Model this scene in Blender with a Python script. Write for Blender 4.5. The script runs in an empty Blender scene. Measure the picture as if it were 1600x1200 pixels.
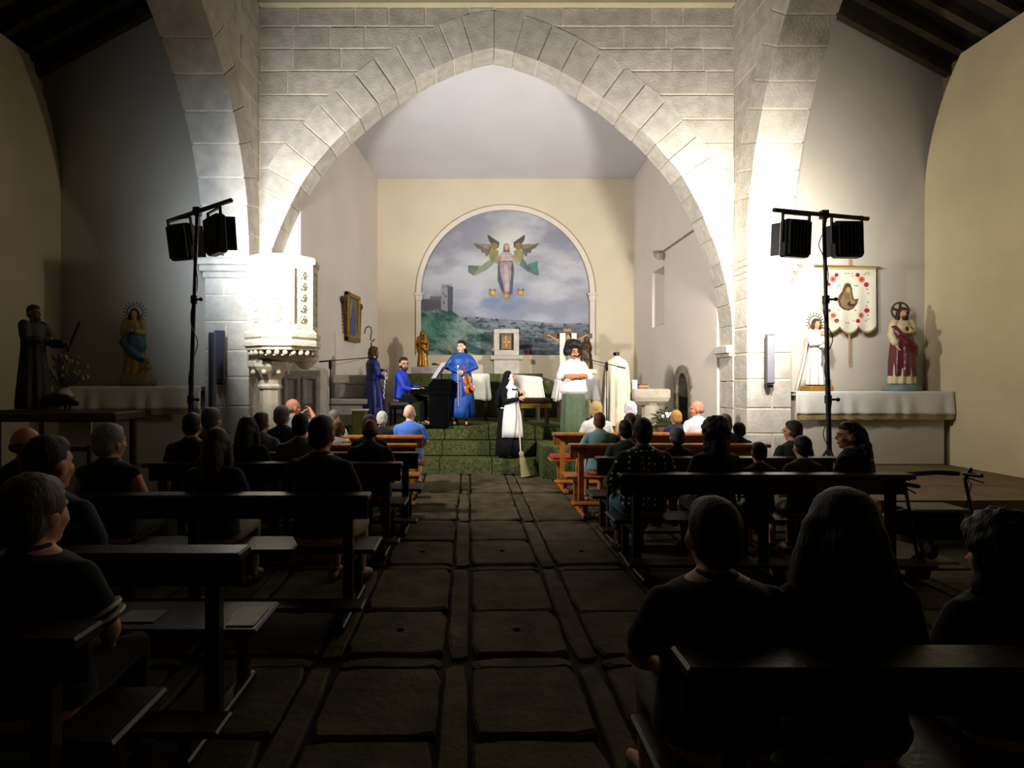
import bpy, math, random
import numpy as np
from mathutils import Vector, Matrix, Euler, noise

random.seed(7)
np.random.seed(7)
SC = bpy.context.scene
COL = SC.collection
PI = math.pi
F, VX, VY, H = 900.0, 734.5, 593.0, 1.7      # focal length in px, vanishing point of the nave axis, eye height

# ------------------------------------------------------------------ camera, world, lights, exposure
cam_d = bpy.data.cameras.new('camera')
cam_d.sensor_width = 36.0
cam_d.lens = 36.0 * F / 1600.0
cam_d.shift_x = (800.0 - VX) / 1600.0
cam_d.shift_y = (VY - 600.0) / 1600.0
cam_d.clip_start = 0.05
cam = bpy.data.objects.new('camera', cam_d)
cam.location = (0, 0, H)
cam.rotation_euler = (PI / 2, 0, 0)
COL.objects.link(cam)
SC.camera = cam
w = bpy.data.worlds.new('night')
SC.world = w
w.use_nodes = True
w.node_tree.nodes['Background'].inputs[0].default_value = (0.5, 0.6, 0.8, 1)
w.node_tree.nodes['Background'].inputs[1].default_value = 0.0
SC.view_settings.view_transform = 'Standard'
SC.view_settings.look = 'None'
SC.view_settings.exposure = 0.0
SC.view_settings.gamma = 1.0
SC.view_settings.use_curve_mapping = False
try:
    SC.cycles.max_bounces = 8
    SC.cycles.diffuse_bounces = 2
    SC.cycles.use_denoising = True
    SC.cycles.sample_clamp_indirect = 6.0
except Exception:
    pass
# flood lamps on the two stands: (power W, colour, yaw in degrees to the right of the nave axis, pitch down)
FLOODS = {
    'left_far':  (37, (0.66, 0.81, 1.0), 22, -9),
    'left_near': (250, (1.0, 0.96, 0.90), 46, -4),
    'right_near': (242, (1.0, 0.94, 0.85), -14, -3),
    'right_far': (50, (0.97, 0.97, 0.97), -2, 2),
}
SPREAD = 150.0     # beam angle of the floods


def at(px, py, K):
    return Vector(((px - VX) / K, F / K, H - (py - VY) / K))


# ------------------------------------------------------------------ materials
def lin(c):
    if isinstance(c, str):
        c = c.lstrip('#')
        c = [int(c[i:i + 2], 16) / 255 for i in (0, 2, 4)]
        return tuple(((x / 12.92) if x <= 0.04045 else ((x + 0.055) / 1.055) ** 2.4) for x in c)
    return tuple(c)


MATS = {}


def M(name, col, rough=0.7, var=0.2, scale=6.0, bump=0.0, bscale=30.0, metal=0.0, spec=0.4, rnd=0.0, col2=None, sheen=0.0, detail=4):
    if name in MATS:
        return MATS[name]
    m = bpy.data.materials.new(name)
    m.use_nodes = True
    nt = m.node_tree
    N, L = nt.nodes, nt.links
    b = N['Principled BSDF']
    c = lin(col)
    b.inputs['Roughness'].default_value = rough
    b.inputs['Metallic'].default_value = metal
    b.inputs['Specular IOR Level'].default_value = spec
    if sheen:
        b.inputs['Sheen Weight'].default_value = sheen
    tc = N.new('ShaderNodeTexCoord')
    nz = N.new('ShaderNodeTexNoise')
    nz.inputs['Scale'].default_value = scale
    nz.inputs['Detail'].default_value = detail
    L.new(tc.outputs['Object'], nz.inputs['Vector'])
    rp = N.new('ShaderNodeValToRGB')
    rp.color_ramp.elements[0].position = 0.3
    rp.color_ramp.elements[1].position = 0.7
    d = lin(col2) if col2 else tuple(x * (1 - var) for x in c)
    rp.color_ramp.elements[0].color = (*d, 1)
    rp.color_ramp.elements[1].color = (*[min(1, x * (1 + var * 0.4)) for x in c], 1)
    L.new(nz.outputs['Fac'], rp.inputs['Fac'])
    out = rp.outputs['Color']
    if rnd:
        oi = N.new('ShaderNodeObjectInfo')
        mr = N.new('ShaderNodeMapRange')
        mr.inputs['To Min'].default_value = 1 - rnd
        mr.inputs['To Max'].default_value = 1 + rnd * 0.4
        L.new(oi.outputs['Random'], mr.inputs['Value'])
        mx = N.new('ShaderNodeMix')
        mx.data_type = 'RGBA'
        mx.blend_type = 'MULTIPLY'
        mx.inputs['Factor'].default_value = 1
        L.new(out, mx.inputs['A'])
        L.new(mr.outputs['Result'], mx.inputs['B'])
        out = mx.outputs['Result']
    L.new(out, b.inputs['Base Color'])
    if bump:
        n2 = N.new('ShaderNodeTexNoise')
        n2.inputs['Scale'].default_value = bscale
        n2.inputs['Detail'].default_value = 6
        L.new(tc.outputs['Object'], n2.inputs['Vector'])
        bp = N.new('ShaderNodeBump')
        bp.inputs['Strength'].default_value = bump
        bp.inputs['Distance'].default_value = 0.02
        L.new(n2.outputs['Fac'], bp.inputs['Height'])
        L.new(bp.outputs['Normal'], b.inputs['Normal'])
    MATS[name] = m
    return m


def M_attr(name, rough=0.8):
    m = bpy.data.materials.new(name)
    m.use_nodes = True
    b = m.node_tree.nodes['Principled BSDF']
    b.inputs['Roughness'].default_value = rough
    b.inputs['Specular IOR Level'].default_value = 0.15
    a = m.node_tree.nodes.new('ShaderNodeAttribute')
    a.attribute_name = 'paint'
    m.node_tree.links.new(a.outputs['Color'], b.inputs['Base Color'])
    MATS[name] = m
    return m


def M_emit(name, col, strength):
    m = bpy.data.materials.new(name)
    m.use_nodes = True
    b = m.node_tree.nodes['Principled BSDF']
    b.inputs['Base Color'].default_value = (*lin(col), 1)
    b.inputs['Emission Color'].default_value = (*lin(col), 1)
    b.inputs['Emission Strength'].default_value = strength
    MATS[name] = m
    return m


def M_dots(name, base, dot, scale, size):
    m = M(name, base, 0.8, 0.1)
    nt = m.node_tree
    N, L = nt.nodes, nt.links
    b = N['Principled BSDF']
    src = b.inputs['Base Color'].links[0].from_socket
    v = N.new('ShaderNodeTexVoronoi')
    v.inputs['Scale'].default_value = scale
    v.inputs['Randomness'].default_value = 0.25
    tc = [n for n in N if n.type == 'TEX_COORD'][0]
    L.new(tc.outputs['Object'], v.inputs['Vector'])
    lt = N.new('ShaderNodeMath')
    lt.operation = 'LESS_THAN'
    lt.inputs[1].default_value = size
    L.new(v.outputs['Distance'], lt.inputs[0])
    mx = N.new('ShaderNodeMix')
    mx.data_type = 'RGBA'
    L.new(lt.outputs[0], mx.inputs['Factor'])
    L.new(src, mx.inputs['A'])
    mx.inputs['B'].default_value = (*lin(dot), 1)
    L.new(mx.outputs['Result'], b.inputs['Base Color'])
    return m


# ------------------------------------------------------------------ mesh building
ORG = {}     # world origin of things built in world coordinates


class MB:
    def __init__(self):
        self.v = []
        self.f = []

    def add(self, vs, fs):
        o = len(self.v)
        self.v += [tuple(p) for p in vs]
        self.f += [tuple(i + o for i in f) for f in fs]
        return self

    def box(self, lo, hi, rot=None, pivot=None):
        x0, y0, z0 = lo
        x1, y1, z1 = hi
        vs = [Vector(p) for p in ((x0, y0, z0), (x1, y0, z0), (x1, y1, z0), (x0, y1, z0), (x0, y0, z1), (x1, y0, z1), (x1, y1, z1), (x0, y1, z1))]
        if rot is not None:
            c = Vector(pivot) if pivot is not None else (Vector(lo) + Vector(hi)) / 2
            R = rot if isinstance(rot, Matrix) else Euler(rot).to_matrix()
            vs = [R @ (p - c) + c for p in vs]
        return self.add(vs, [(0, 3, 2, 1), (4, 5, 6, 7), (0, 1, 5, 4), (1, 2, 6, 5), (2, 3, 7, 6), (3, 0, 4, 7)])

    def bbox(self, lo, hi, b=0.01, rot=None):
        """box with chamfered edges (rings of an octagon-like profile in z)"""
        x0, y0, z0 = lo
        x1, y1, z1 = hi
        b = min(b, (x1 - x0) / 3, (y1 - y0) / 3, (z1 - z0) / 3)

        def ring(d, e, z):
            return [(x0 + d + e, y0 + d, z), (x1 - d - e, y0 + d, z), (x1 - d, y0 + d + e, z), (x1 - d, y1 - d - e, z),
                    (x1 - d - e, y1 - d, z), (x0 + d + e, y1 - d, z), (x0 + d, y1 - d - e, z), (x0 + d, y0 + d + e, z)]
        rings = [ring(b, b * .5, z0), ring(0, b, z0 + b), ring(0, b, z1 - b), ring(b, b * .5, z1)]
        vs = [Vector(p) for r in rings for p in r]
        if rot is not None:
            c = (Vector(lo) + Vector(hi)) / 2
            R = rot if isinstance(rot, Matrix) else Euler(rot).to_matrix()
            vs = [R @ (p - c) + c for p in vs]
        fs = []
        for r in range(3):
            for i in range(8):
                j = (i + 1) % 8
                fs.append((r * 8 + i, r * 8 + j, r * 8 + 8 + j, r * 8 + 8 + i))
        fs.append(tuple(range(7, -1, -1)))
        fs.append(tuple(range(24, 32)))
        return self.add(vs, fs)

    def rings(self, rings, cap=True, closed=True):
        n = len(rings[0])
        vs = [p for r in rings for p in r]
        fs = []
        for r in range(len(rings) - 1):
            for i in range(n if closed else n - 1):
                j = (i + 1) % n
                fs.append((r * n + i, r * n + j, (r + 1) * n + j, (r + 1) * n + i))
        if cap:
            fs.append(tuple(range(n - 1, -1, -1)))
            fs.append(tuple(range((len(rings) - 1) * n, len(rings) * n)))
        return self.add(vs, fs)

    def tube(self, pts, rads, n=10, round_ends=True):
        pts = [Vector(p) for p in pts]
        if not isinstance(rads, (list, tuple)):
            rads = [rads] * len(pts)
        rads = list(rads)
        if round_ends:
            d0 = (pts[0] - pts[1]).normalized()
            d1 = (pts[-1] - pts[-2]).normalized()
            P = [pts[0] + d0 * rads[0] * .95, pts[0] + d0 * rads[0] * .6] + pts + [pts[-1] + d1 * rads[-1] * .6, pts[-1] + d1 * rads[-1] * .95]
            Rr = [rads[0] * .3, rads[0] * .78] + rads + [rads[-1] * .78, rads[-1] * .3]
        else:
            P, Rr = pts, rads
        rings = []
        prev = None
        for i, p in enumerate(P):
            t = (P[min(i + 1, len(P) - 1)] - P[max(i - 1, 0)]).normalized()
            if prev is None:
                a = Vector((0, 0, 1)) if abs(t.z) < .9 else Vector((1, 0, 0))
                u = t.cross(a).normalized()
            else:
                u = (prev - t * prev.dot(t)).normalized()
            prev = u
            v = t.cross(u)
            rings.append([p + (u * math.cos(2 * PI * k / n) + v * math.sin(2 * PI * k / n)) * Rr[i] for k in range(n)])
        return self.rings(rings)

    def ell(self, c, r, R=None, n=14, m=9):
        c = Vector(c)
        if not isinstance(r, (tuple, list, Vector)):
            r = (r, r, r)
        rings = []
        for i in range(m):
            th = PI * (i + .5) / m
            rings.append([Vector((r[0] * math.sin(th) * math.cos(2 * PI * k / n), r[1] * math.sin(th) * math.sin(2 * PI * k / n), -r[2] * math.cos(th))) for k in range(n)])
        if R is not None:
            rings = [[R @ p for p in q] for q in rings]
        return self.rings([[p + c for p in q] for q in rings])

    def secs(self, secs, n=20, fold=0.0, nf=9, ph=0.0, ex=2.0, R=None, O=(0, 0, 0)):
        """horizontal elliptical sections (cx, cy, cz, rx, ry[, fold amount])"""
        rings = []
        O = Vector(O)
        for s in secs:
            cx, cy, cz, rx, ry = s[:5]
            fa = s[5] if len(s) > 5 else fold
            q = []
            for k in range(n):
                a = 2 * PI * k / n
                ca, sa = math.cos(a), math.sin(a)
                k_ = 1 + fa * math.sin(nf * a + ph + .6 * math.sin(3 * a))
                p = Vector((cx + rx * k_ * math.copysign(abs(ca) ** (2 / ex), ca), cy + ry * k_ * math.copysign(abs(sa) ** (2 / ex), sa), cz))
                if R is not None:
                    p = R @ p
                q.append(p + O)
            rings.append(q)
        return self.rings(rings)

    def lathe(self, prof, n=24, c=(0, 0), squash=None):
        rings = []
        for r, z in prof:
            rings.append([(c[0] + r * math.cos(2 * PI * k / n), c[1] + r * math.sin(2 * PI * k / n), z) for k in range(n)])
        return self.rings(rings)

    def prism(self, poly, fn, d0, d1):
        """poly: 2D points; fn(a, b, d) -> 3D point"""
        n = len(poly)
        vs = [fn(a, b, d0) for a, b in poly] + [fn(a, b, d1) for a, b in poly]
        fs = [tuple(range(n)), tuple(range(2 * n - 1, n - 1, -1))]
        for i in range(n):
            j = (i + 1) % n
            fs.append((j, i, n + i, n + j))
        return self.add(vs, fs)

    def build(self, name, mat, parent=None, local=False, smooth=False, remesh=0.0, sm_it=4, displace=None, bevel=0.0):
        me = bpy.data.meshes.new(name)
        vs = self.v
        if parent is not None and not local:
            o = ORG.get(parent.name, (0, 0, 0))
            vs = [(a - o[0], b - o[1], c - o[2]) for a, b, c in vs]
        me.from_pydata(vs, [], self.f)
        me.update()
        ob = bpy.data.objects.new(name, me)
        COL.objects.link(ob)
        if mat is not None:
            me.materials.append(mat)
        if parent is not None:
            ob.parent = parent
            ORG[ob.name] = ORG.get(parent.name, (0, 0, 0))
        if smooth or remesh:
            me.shade_smooth()
        else:
            fix_normals(me)
        if bevel:
            bv = ob.modifiers.new('b', 'BEVEL')
            bv.width = bevel
            bv.segments = 2
            bv.limit_method = 'ANGLE'
        if remesh:
            r = ob.modifiers.new('r', 'REMESH')
            r.mode = 'VOXEL'
            r.voxel_size = remesh
            r.use_smooth_shade = True
            if sm_it:
                s = ob.modifiers.new('s', 'SMOOTH')
                s.factor = 0.5
                s.iterations = sm_it
            if displace:
                d = ob.modifiers.new('d', 'DISPLACE')
                d.texture = cloud_tex(displace[1])
                d.strength = displace[0]
                d.mid_level = 0.5
        return ob


def fix_normals(me):
    import bmesh
    bm = bmesh.new()
    bm.from_mesh(me)
    bmesh.ops.recalc_face_normals(bm, faces=bm.faces)
    bm.to_mesh(me)
    bm.free()


TEX = {}


def cloud_tex(s):
    if s not in TEX:
        t = bpy.data.textures.new('lumps', 'CLOUDS')
        t.noise_scale = s
        TEX[s] = t
    return TEX[s]


def tag(o, label=None, cat=None, group=None, kind=None):
    if label:
        o['label'] = label
    if cat:
        o['category'] = cat
    if group:
        o['group'] = group
    if kind:
        o['kind'] = kind
    return o


def thing(name, label, cat, loc=(0, 0, 0), rz=0.0, group=None):
    o = bpy.data.objects.new(name, None)
    o.empty_display_size = 0.1
    COL.objects.link(o)
    o.location = loc
    o.rotation_euler = (0, 0, rz)
    ORG[o.name] = tuple(loc)
    return tag(o, label, cat, group)


def struct(o):
    o['kind'] = 'structure'
    return o


def copy_tree(o, parent=None):
    c = o.copy()
    COL.objects.link(c)
    if parent is not None:
        c.parent = parent
    for ch in list(o.children):
        copy_tree(ch, c)
    return c


R_ = random.uniform

# materials used widely
STONE = M('granite_ashlar', '#c5bdb0', 0.9, 0.22, 5, 0.5, 26, rnd=0.13, spec=0.2)
STONE_PALE = M('pale_granite', '#cac3b7', 0.9, 0.2, 6, 0.4, 28, rnd=0.12, spec=0.2)
MORTAR = M('lime_mortar', '#e0d6c2', 0.95, 0.15, 9, 0.5, 50, spec=0.1)
PLASTER = M('cream_plaster', '#cfc7b7', 0.95, 0.08, 1.2, 0.15, 9, spec=0.1)
PLASTER_CH = M('chancel_plaster', '#dccfb6', 0.95, 0.06, 1.0, 0.05, 9, spec=0.1)
CEIL_W = M('white_ceiling_plaster', '#dcd9dc', 0.95, 0.05, 1.0, spec=0.1)
SLAB = M('worn_floor_slab', '#5e5440', 0.8, 0.35, 4, 0.6, 18, rnd=0.22, spec=0.15, col2='#423928')
FLOOR_EARTH = M('floor_joint_earth', '#2e281f', 0.95, 0.3, 8)
ROOF_WOOD = M('dark_roof_wood', '#4a3e2c', 0.85, 0.4, 5, 0.3, 20)
ROOF_BOARD = M('black_roof_boards', '#1d1813', 0.9, 0.4, 4)
PEW = M('varnished_orange_pew_wood', '#b4712c', 0.4, 0.3, 9, 0.15, 30, col2='#8c4e1c')
DARKWOOD = M('dark_brown_wood', '#3b2415', 0.5, 0.3, 8)
BLACK = M('black_metal', '#0b0b0c', 0.45, 0.2, 10)
BLACKP = M('black_lacquer', '#08080a', 0.18, 0.1, 5)
GREYM = M('grey_speaker_grille', '#8d8c98', 0.6, 0.2, 90)
WHITEC = M('white_cloth', '#e9e5da', 0.9, 0.06, 10, 0.2, 60)
CREAMC = M('cream_cloth', '#ded3ba', 0.9, 0.08, 8, 0.2, 60)
GOLD = M('old_gold', '#a97a2c', 0.38, 0.35, 12, 0.3, 40, metal=0.75)
BRASS = M('brass', '#d9a546', 0.3, 0.1, 10, metal=0.9)
GREEN = M('mottled_green_carpet', '#5b6138', 0.95, 0.5, 26, 0.6, 120, col2='#343a20', spec=0.1)
PLAT = M('brown_platform', '#7a6748', 0.9, 0.25, 4)

# ------------------------------------------------------------------ the shell of the church
YW, YB = F / 94.3, F / 89.7            # front and back face of the chancel arch wall
YP = F / 99.0                          # front of the arcade responds
YC = F / 59.5                          # chancel back wall
XL, XR = -3.49, 4.37                   # nave faces of the two arcades
XOL, XOR = -6.78, 7.53                 # outer walls
AX = 0.40                              # axis of the arch
ZTOP = 7.86
PROF = [(0.0, 7.19), (.15, 7.175), (.30, 7.13), (.61, 7.03), (1.05, 6.83), (1.48, 6.59), (1.80, 6.37), (2.22, 6.03), (2.60, 5.69), (3.10, 5.10),
        (3.43, 4.49), (3.69, 3.86), (3.85, 3.28), (3.93, 2.76), (3.95, 2.2), (3.95, 0.0)]


def arch_w(z):
    """half width of the arch opening at height z"""
    if z >= PROF[0][1]:
        return 0.0
    for (w0, z0), (w1, z1) in zip(PROF, PROF[1:]):
        if z0 >= z >= z1:
            t = (z0 - z) / (z0 - z1)
            return w0 + (w1 - w0) * t
    return PROF[-1][0]


# -- arch curve resampled by length, with outward normals
def arch_curve(zmin):
    pts = [Vector((w_, z_)) for w_, z_ in PROF if z_ >= zmin]
    fine = []
    for a, b in zip(pts, pts[1:]):
        n = max(2, int((b - a).length / 0.03))
        fine += [a.lerp(b, i / n) for i in range(n)]
    fine.append(pts[-1])
    # smooth
    for _ in range(30):
        fine = [fine[0]] + [(fine[i - 1] + fine[i] * 2 + fine[i + 1]) / 4 for i in range(1, len(fine) - 1)] + [fine[-1]]
    L = [0.0]
    for a, b in zip(fine, fine[1:]):
        L.append(L[-1] + (b - a).length)
    return fine, L


CURVE, CLEN = arch_curve(2.2)


def cv(s):
    for i in range(len(CLEN) - 1):
        if CLEN[i + 1] >= s:
            t = (s - CLEN[i]) / max(1e-6, CLEN[i + 1] - CLEN[i])
            p = CURVE[i].lerp(CURVE[i + 1], t)
            d = (CURVE[min(i + 3, len(CURVE) - 1)] - CURVE[max(0, i - 3)]).normalized()
            return p, Vector((-d.y, d.x))
    return CURVE[-1], Vector((1, 0))


RING = 0.63
WMAX = 3.93


def ext_pt(s):
    p, n = cv(s)
    if s < 1e-4:
        n = Vector((0.0, 1.0))
    q = p + n * RING
    return Vector((min(q.x, WMAX), q.y))


EXT = [ext_pt(CLEN[-1] * i / 80) for i in range(81)]


def ext_w(z):
    for a, b in zip(EXT, EXT[1:]):
        if a.y >= z >= b.y and a.y > b.y:
            t = (a.y - z) / (a.y - b.y)
            return a.x + (b.x - a.x) * t
    return 0.0 if z > EXT[0].y else WMAX


# wall core (mortar), open at the arch
core = MB()
zs = [2.0 + 0.15 * i for i in range(40)]
zs = [z for z in zs if z < ZTOP] + [ZTOP]
for z0, z1 in zip(zs, zs[1:]):
    zm = (z0 + z1) / 2
    a0 = arch_w(z0) + 0.012 if z0 < 7.2 else 0.0
    a1 = arch_w(z1) + 0.012 if z1 < 7.2 else 0.0
    for sgn, xe in ((-1, XL - .02), (1, XR + .02)):
        xa, xb = AX + sgn * a0, AX + sgn * a1
        if (xe - xa) * sgn < 0:
            xa = xe
        if (xe - xb) * sgn < 0:
            xb = xe
        core.add([(xa, YW + .004, z0), (xe, YW + .004, z0), (xe, YW + .004, z1), (xb, YW + .004, z1),
                  (xa, YB - .01, z0), (xe, YB - .01, z0), (xe, YB - .01, z1), (xb, YB - .01, z1)],
                 [(0, 1, 2, 3), (7, 6, 5, 4), (0, 3, 7, 4), (1, 5, 6, 2), (0, 4, 5, 1), (3, 2, 6, 7)])
wall_front = struct(core.build('wall_front', MORTAR))

# voussoirs of the chancel arch
for sgn in (-1, 1):
    s = 0.0
    i = 0
    while s < CLEN[-1] - 0.15:
        L = R_(.33, .44)
        e = min(s + L, CLEN[-1])
        if CLEN[-1] - e < .2:
            e = CLEN[-1]
        g = 0.012
        A0, n0 = cv(s + g)
        A1, n1 = cv(e - g)
        B0, B1 = ext_pt(max(s + g, 0.0002)), ext_pt(e - g)
        if s == 0:
            A0 = Vector((0.004, A0.y))
            B0 = Vector((0.004, B0.y))
        mid = cv((s + e) / 2)[0] 
        midB = ext_pt((s + e) / 2)
        off = R_(0, .012)
        pr = R_(.006, .018)
        nn = cv((s + e) / 2)[1]
        poly = [A0 - n0 * off, mid - nn * off, A1 - n1 * off, B1, midB, B0]
        if (B1 - A1).length < .05:
            poly = [A0, mid, A1, B1 + Vector((.12, 0)), midB + Vector((.12, 0)), B0 + Vector((.1, 0))]
        mb = MB().prism([(p.x, p.y) for p in poly], lambda a, b, d: (AX + sgn * a, d, b), YW - pr, YB + .01)
        mb.build('voussoir', STONE_PALE, wall_front, bevel=0.006)
        s = e
        i += 1
# jambs below the springing: courses in the plane of the nave faces
for sgn in (-1, 1):
    z = 0.0
    while z < 2.19:
        h = min(R_(.36, .46), 2.2 - z)
        if 2.2 - z - h < .15:
            h = 2.2 - z
        x0, x1 = sorted((AX + sgn * 3.95, AX + sgn * (3.95 + .5)))
        MB().bbox((x0, YW - .004, z + .008), (x1, YB, z + h - .008), .006).build('stone_block', STONE_PALE, wall_front)
        z += h
    # impost moulding
    mb = MB()
    for (p0, zz0, zz1) in ((.05, 2.08, 2.14), (.10, 2.14, 2.27)):
        x0, x1 = sorted((AX + sgn * (3.95 - p0), AX + sgn * (3.95 + .4)))
        mb.bbox((x0, YW - .0, zz0), (x1, YB + p0 * .6, zz1), .012)
    mb.build('impost', STONE_PALE, wall_front)

# spandrel ashlars
z = 3.2
rowi = 0
while z < ZTOP - .02:
    h = min(R_(.36, .43), ZTOP - z)
    if ZTOP - z - h < .2:
        h = ZTOP - z
    for sgn in (-1, 1):
        lim = (AX - XL) if sgn < 0 else (XR - AX)
        e0, e1 = ext_w(z), ext_w(z + h)
        u = lim
        k = 0
        while True:
            L = R_(.5, .95) if k or rowi % 2 else R_(.3, .6)
            v = u - L
            end = min(e0, e1) - .06 if z + h < EXT[0].y else 0.0
            last = v < max(e0, e1) + .22 if z + h < EXT[0].y else v < .35
            if last:
                if z + h < EXT[0].y:
                    b0, b1 = e0 - .05, e1 - .05
                else:
                    b0 = e0 - .05 if z < EXT[0].y else 0.006
                    b1 = 0.006
                if u - min(b0, b1) < .06:
                    break
                b0, b1 = min(b0, u - .02), min(b1, u - .02)
                poly = [(u - .014, z + .014), (u - .014, z + h - .014), (b1, z + h - .014), (b0, z + .014)]
            else:
                poly = [(u - .014, z + .014), (u - .014, z + h - .014), (v + .014, z + h - .014), (v + .014, z + .014)]
            poly = [(a + R_(-.006, .006), b + R_(-.006, .006)) for a, b in poly]
            pr = R_(.003, .012)
            MB().prism(poly, lambda a, b, d: (AX + sgn * a, d, b), YW - pr, YW + .25).build('stone_block', STONE, wall_front, bevel=0.006)
            if last:
                break
            u = v
            k += 1
    z += h
    rowi += 1

# cornice and the dark nave ceiling
t1 = MB().bbox((XL, YW - .10, ZTOP), (XR, YW + .3, ZTOP + .42), .02)
struct(t1.build('trim_1', M('plaster_cornice', '#c9bf9f', 0.9, 0.1, 3)))


# -- arcades: respond, arch and wall above, stones on the nave face and on the soffit
def arcade(side):
    sgn = -1 if side == 'left' else 1
    xn = XL if sgn < 0 else XR
    xo = xn + sgn * .70
    Rr = 3.65 if sgn < 0 else 5.0
    zsp = 3.6

    def ya(z):
        if z <= zsp:
            return YP
        d = z - zsp
        if d >= Rr:
            return YP - Rr
        return YP - (Rr - math.sqrt(Rr * Rr - d * d))
    span = 6.5
    ymid = YP - span / 2
    mb = MB()
    zl = [0, zsp] + [zsp + .15 * i for i in range(1, 33)]
    zl = [z for z in zl if z < 8.4] + [8.4]
    i_ = .008
    x0, x1 = sorted((xn + sgn * i_, xo - sgn * .005))
    for z0, z1 in zip(zl, zl[1:]):
        y0 = max(ya(z0), ymid) + .008
        y1 = max(ya(z1), ymid) + .008
        for (a0, a1, b) in ((y0, y1, YW + .3), (2 * ymid - y0, 2 * ymid - y1, 2 * ymid - YW - .2)):
            mb.add([(x0, a0, z0), (x0, b, z0), (x0, b, z1), (x0, a1, z1), (x1, a0, z0), (x1, b, z0), (x1, b, z1), (x1, a1, z1)],
                   [(0, 1, 2, 3), (7, 6, 5, 4), (0, 3, 7, 4), (1, 5, 6, 2), (0, 4, 5, 1), (3, 2, 6, 7)])
    wl = struct(mb.build('wall_arcade_' + side, MORTAR))
    # respond courses
    z = 0.0
    k = 0
    while z < zsp - .3:
        h = R_(.40, .46)
        if zsp - .3 - z - h < .2:
            h = zsp - .3 - z
        a, b = xn, xo
        cuts = [a, b] if k % 2 == 0 else [a, a + (b - a) * R_(.4, .6), b]
        for c0, c1 in zip(cuts, cuts[1:]):
            q0, q1 = sorted((c0 + sgn * (.001 if c0 == a else .016), c1 - sgn * (.004 if c1 == b else .016)))
            MB().bbox((q0, YP - R_(0, .006), z + .016), (q1, YW - .012, z + h - .016), .006).build('stone_block', STONE_PALE, wl)
        z += h
        k += 1
    # capital moulding
    mb = MB()
    for p, z0, z1 in ((.03, zsp - .3, zsp - .2), (.07, zsp - .2, zsp - .1), (.11, zsp - .1, zsp)):
        q0, q1 = sorted((xn - sgn * (p * .3), xo + sgn * p))
        mb.bbox((q0, YP - p, z0), (q1, YW - .015, z1), .015)
    mb.build('capital', STONE_PALE, wl)
    # arch stones
    s = 0.0
    while True:
        da = R_(.36, .5) / Rr
        e = s + da
        z1 = zsp + Rr * math.sin(e)
        if z1 > 8.2 or YP - Rr + Rr * math.cos(e) < ymid + .05:
            break
        poly = []
        for ang, rr in ((s + .012 / Rr, Rr), ((s + e) / 2, Rr), (e - .012 / Rr, Rr), (e - .012 / Rr, Rr + .5), (s + .012 / Rr, Rr + .5)):
            poly.append((min(YP - Rr + rr * math.cos(ang), YW - .012), zsp + rr * math.sin(ang)))
        pr = R_(0, .012)
        MB().prism(poly, lambda a, b, d: (d, a, b), xn - sgn * pr, xo + sgn * .02).build('voussoir', STONE, wl, bevel=0.006)
        s = e
    # nave face ashlars above the springing
    z = zsp + .55
    while z < 8.2:
        h = R_(.37, .45)

        def ye(zz):
            d = zz - zsp
            if d >= Rr + .5:
                return ymid
            return YP - Rr + math.sqrt(max(0, (Rr + .5) ** 2 - d * d))
        e0, e1 = ye(z), ye(z + h)
        u = YW - .012
        while u > max(e0, e1, ymid) + .1:
            v = u - R_(.45, .8)
            last = v < max(e0, e1) + .2
            poly = [(u - .013, z + .013), (u - .013, z + h - .013)]
            poly += [(e1 + .01, z + h - .013), (e0 + .01, z + .013)] if last else [(v + .013, z + h - .013), (v + .013, z + .013)]
            MB().prism(poly, lambda a, b, d: (d, a, b), xn - sgn * R_(-.001, .008), xn + sgn * .15).build('stone_block', STONE, wl, bevel=0.006)
            if last:
                break
            u = v
        z += h


arcade('left')
arcade('right')


# -- aisle end walls, outer walls, aisle roofs
def quad_wall(name, mat, vs, fs=None):
    mb = MB().add(vs, fs or [tuple(range(len(vs)))])
    return struct(mb.build(name, mat))


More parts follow.
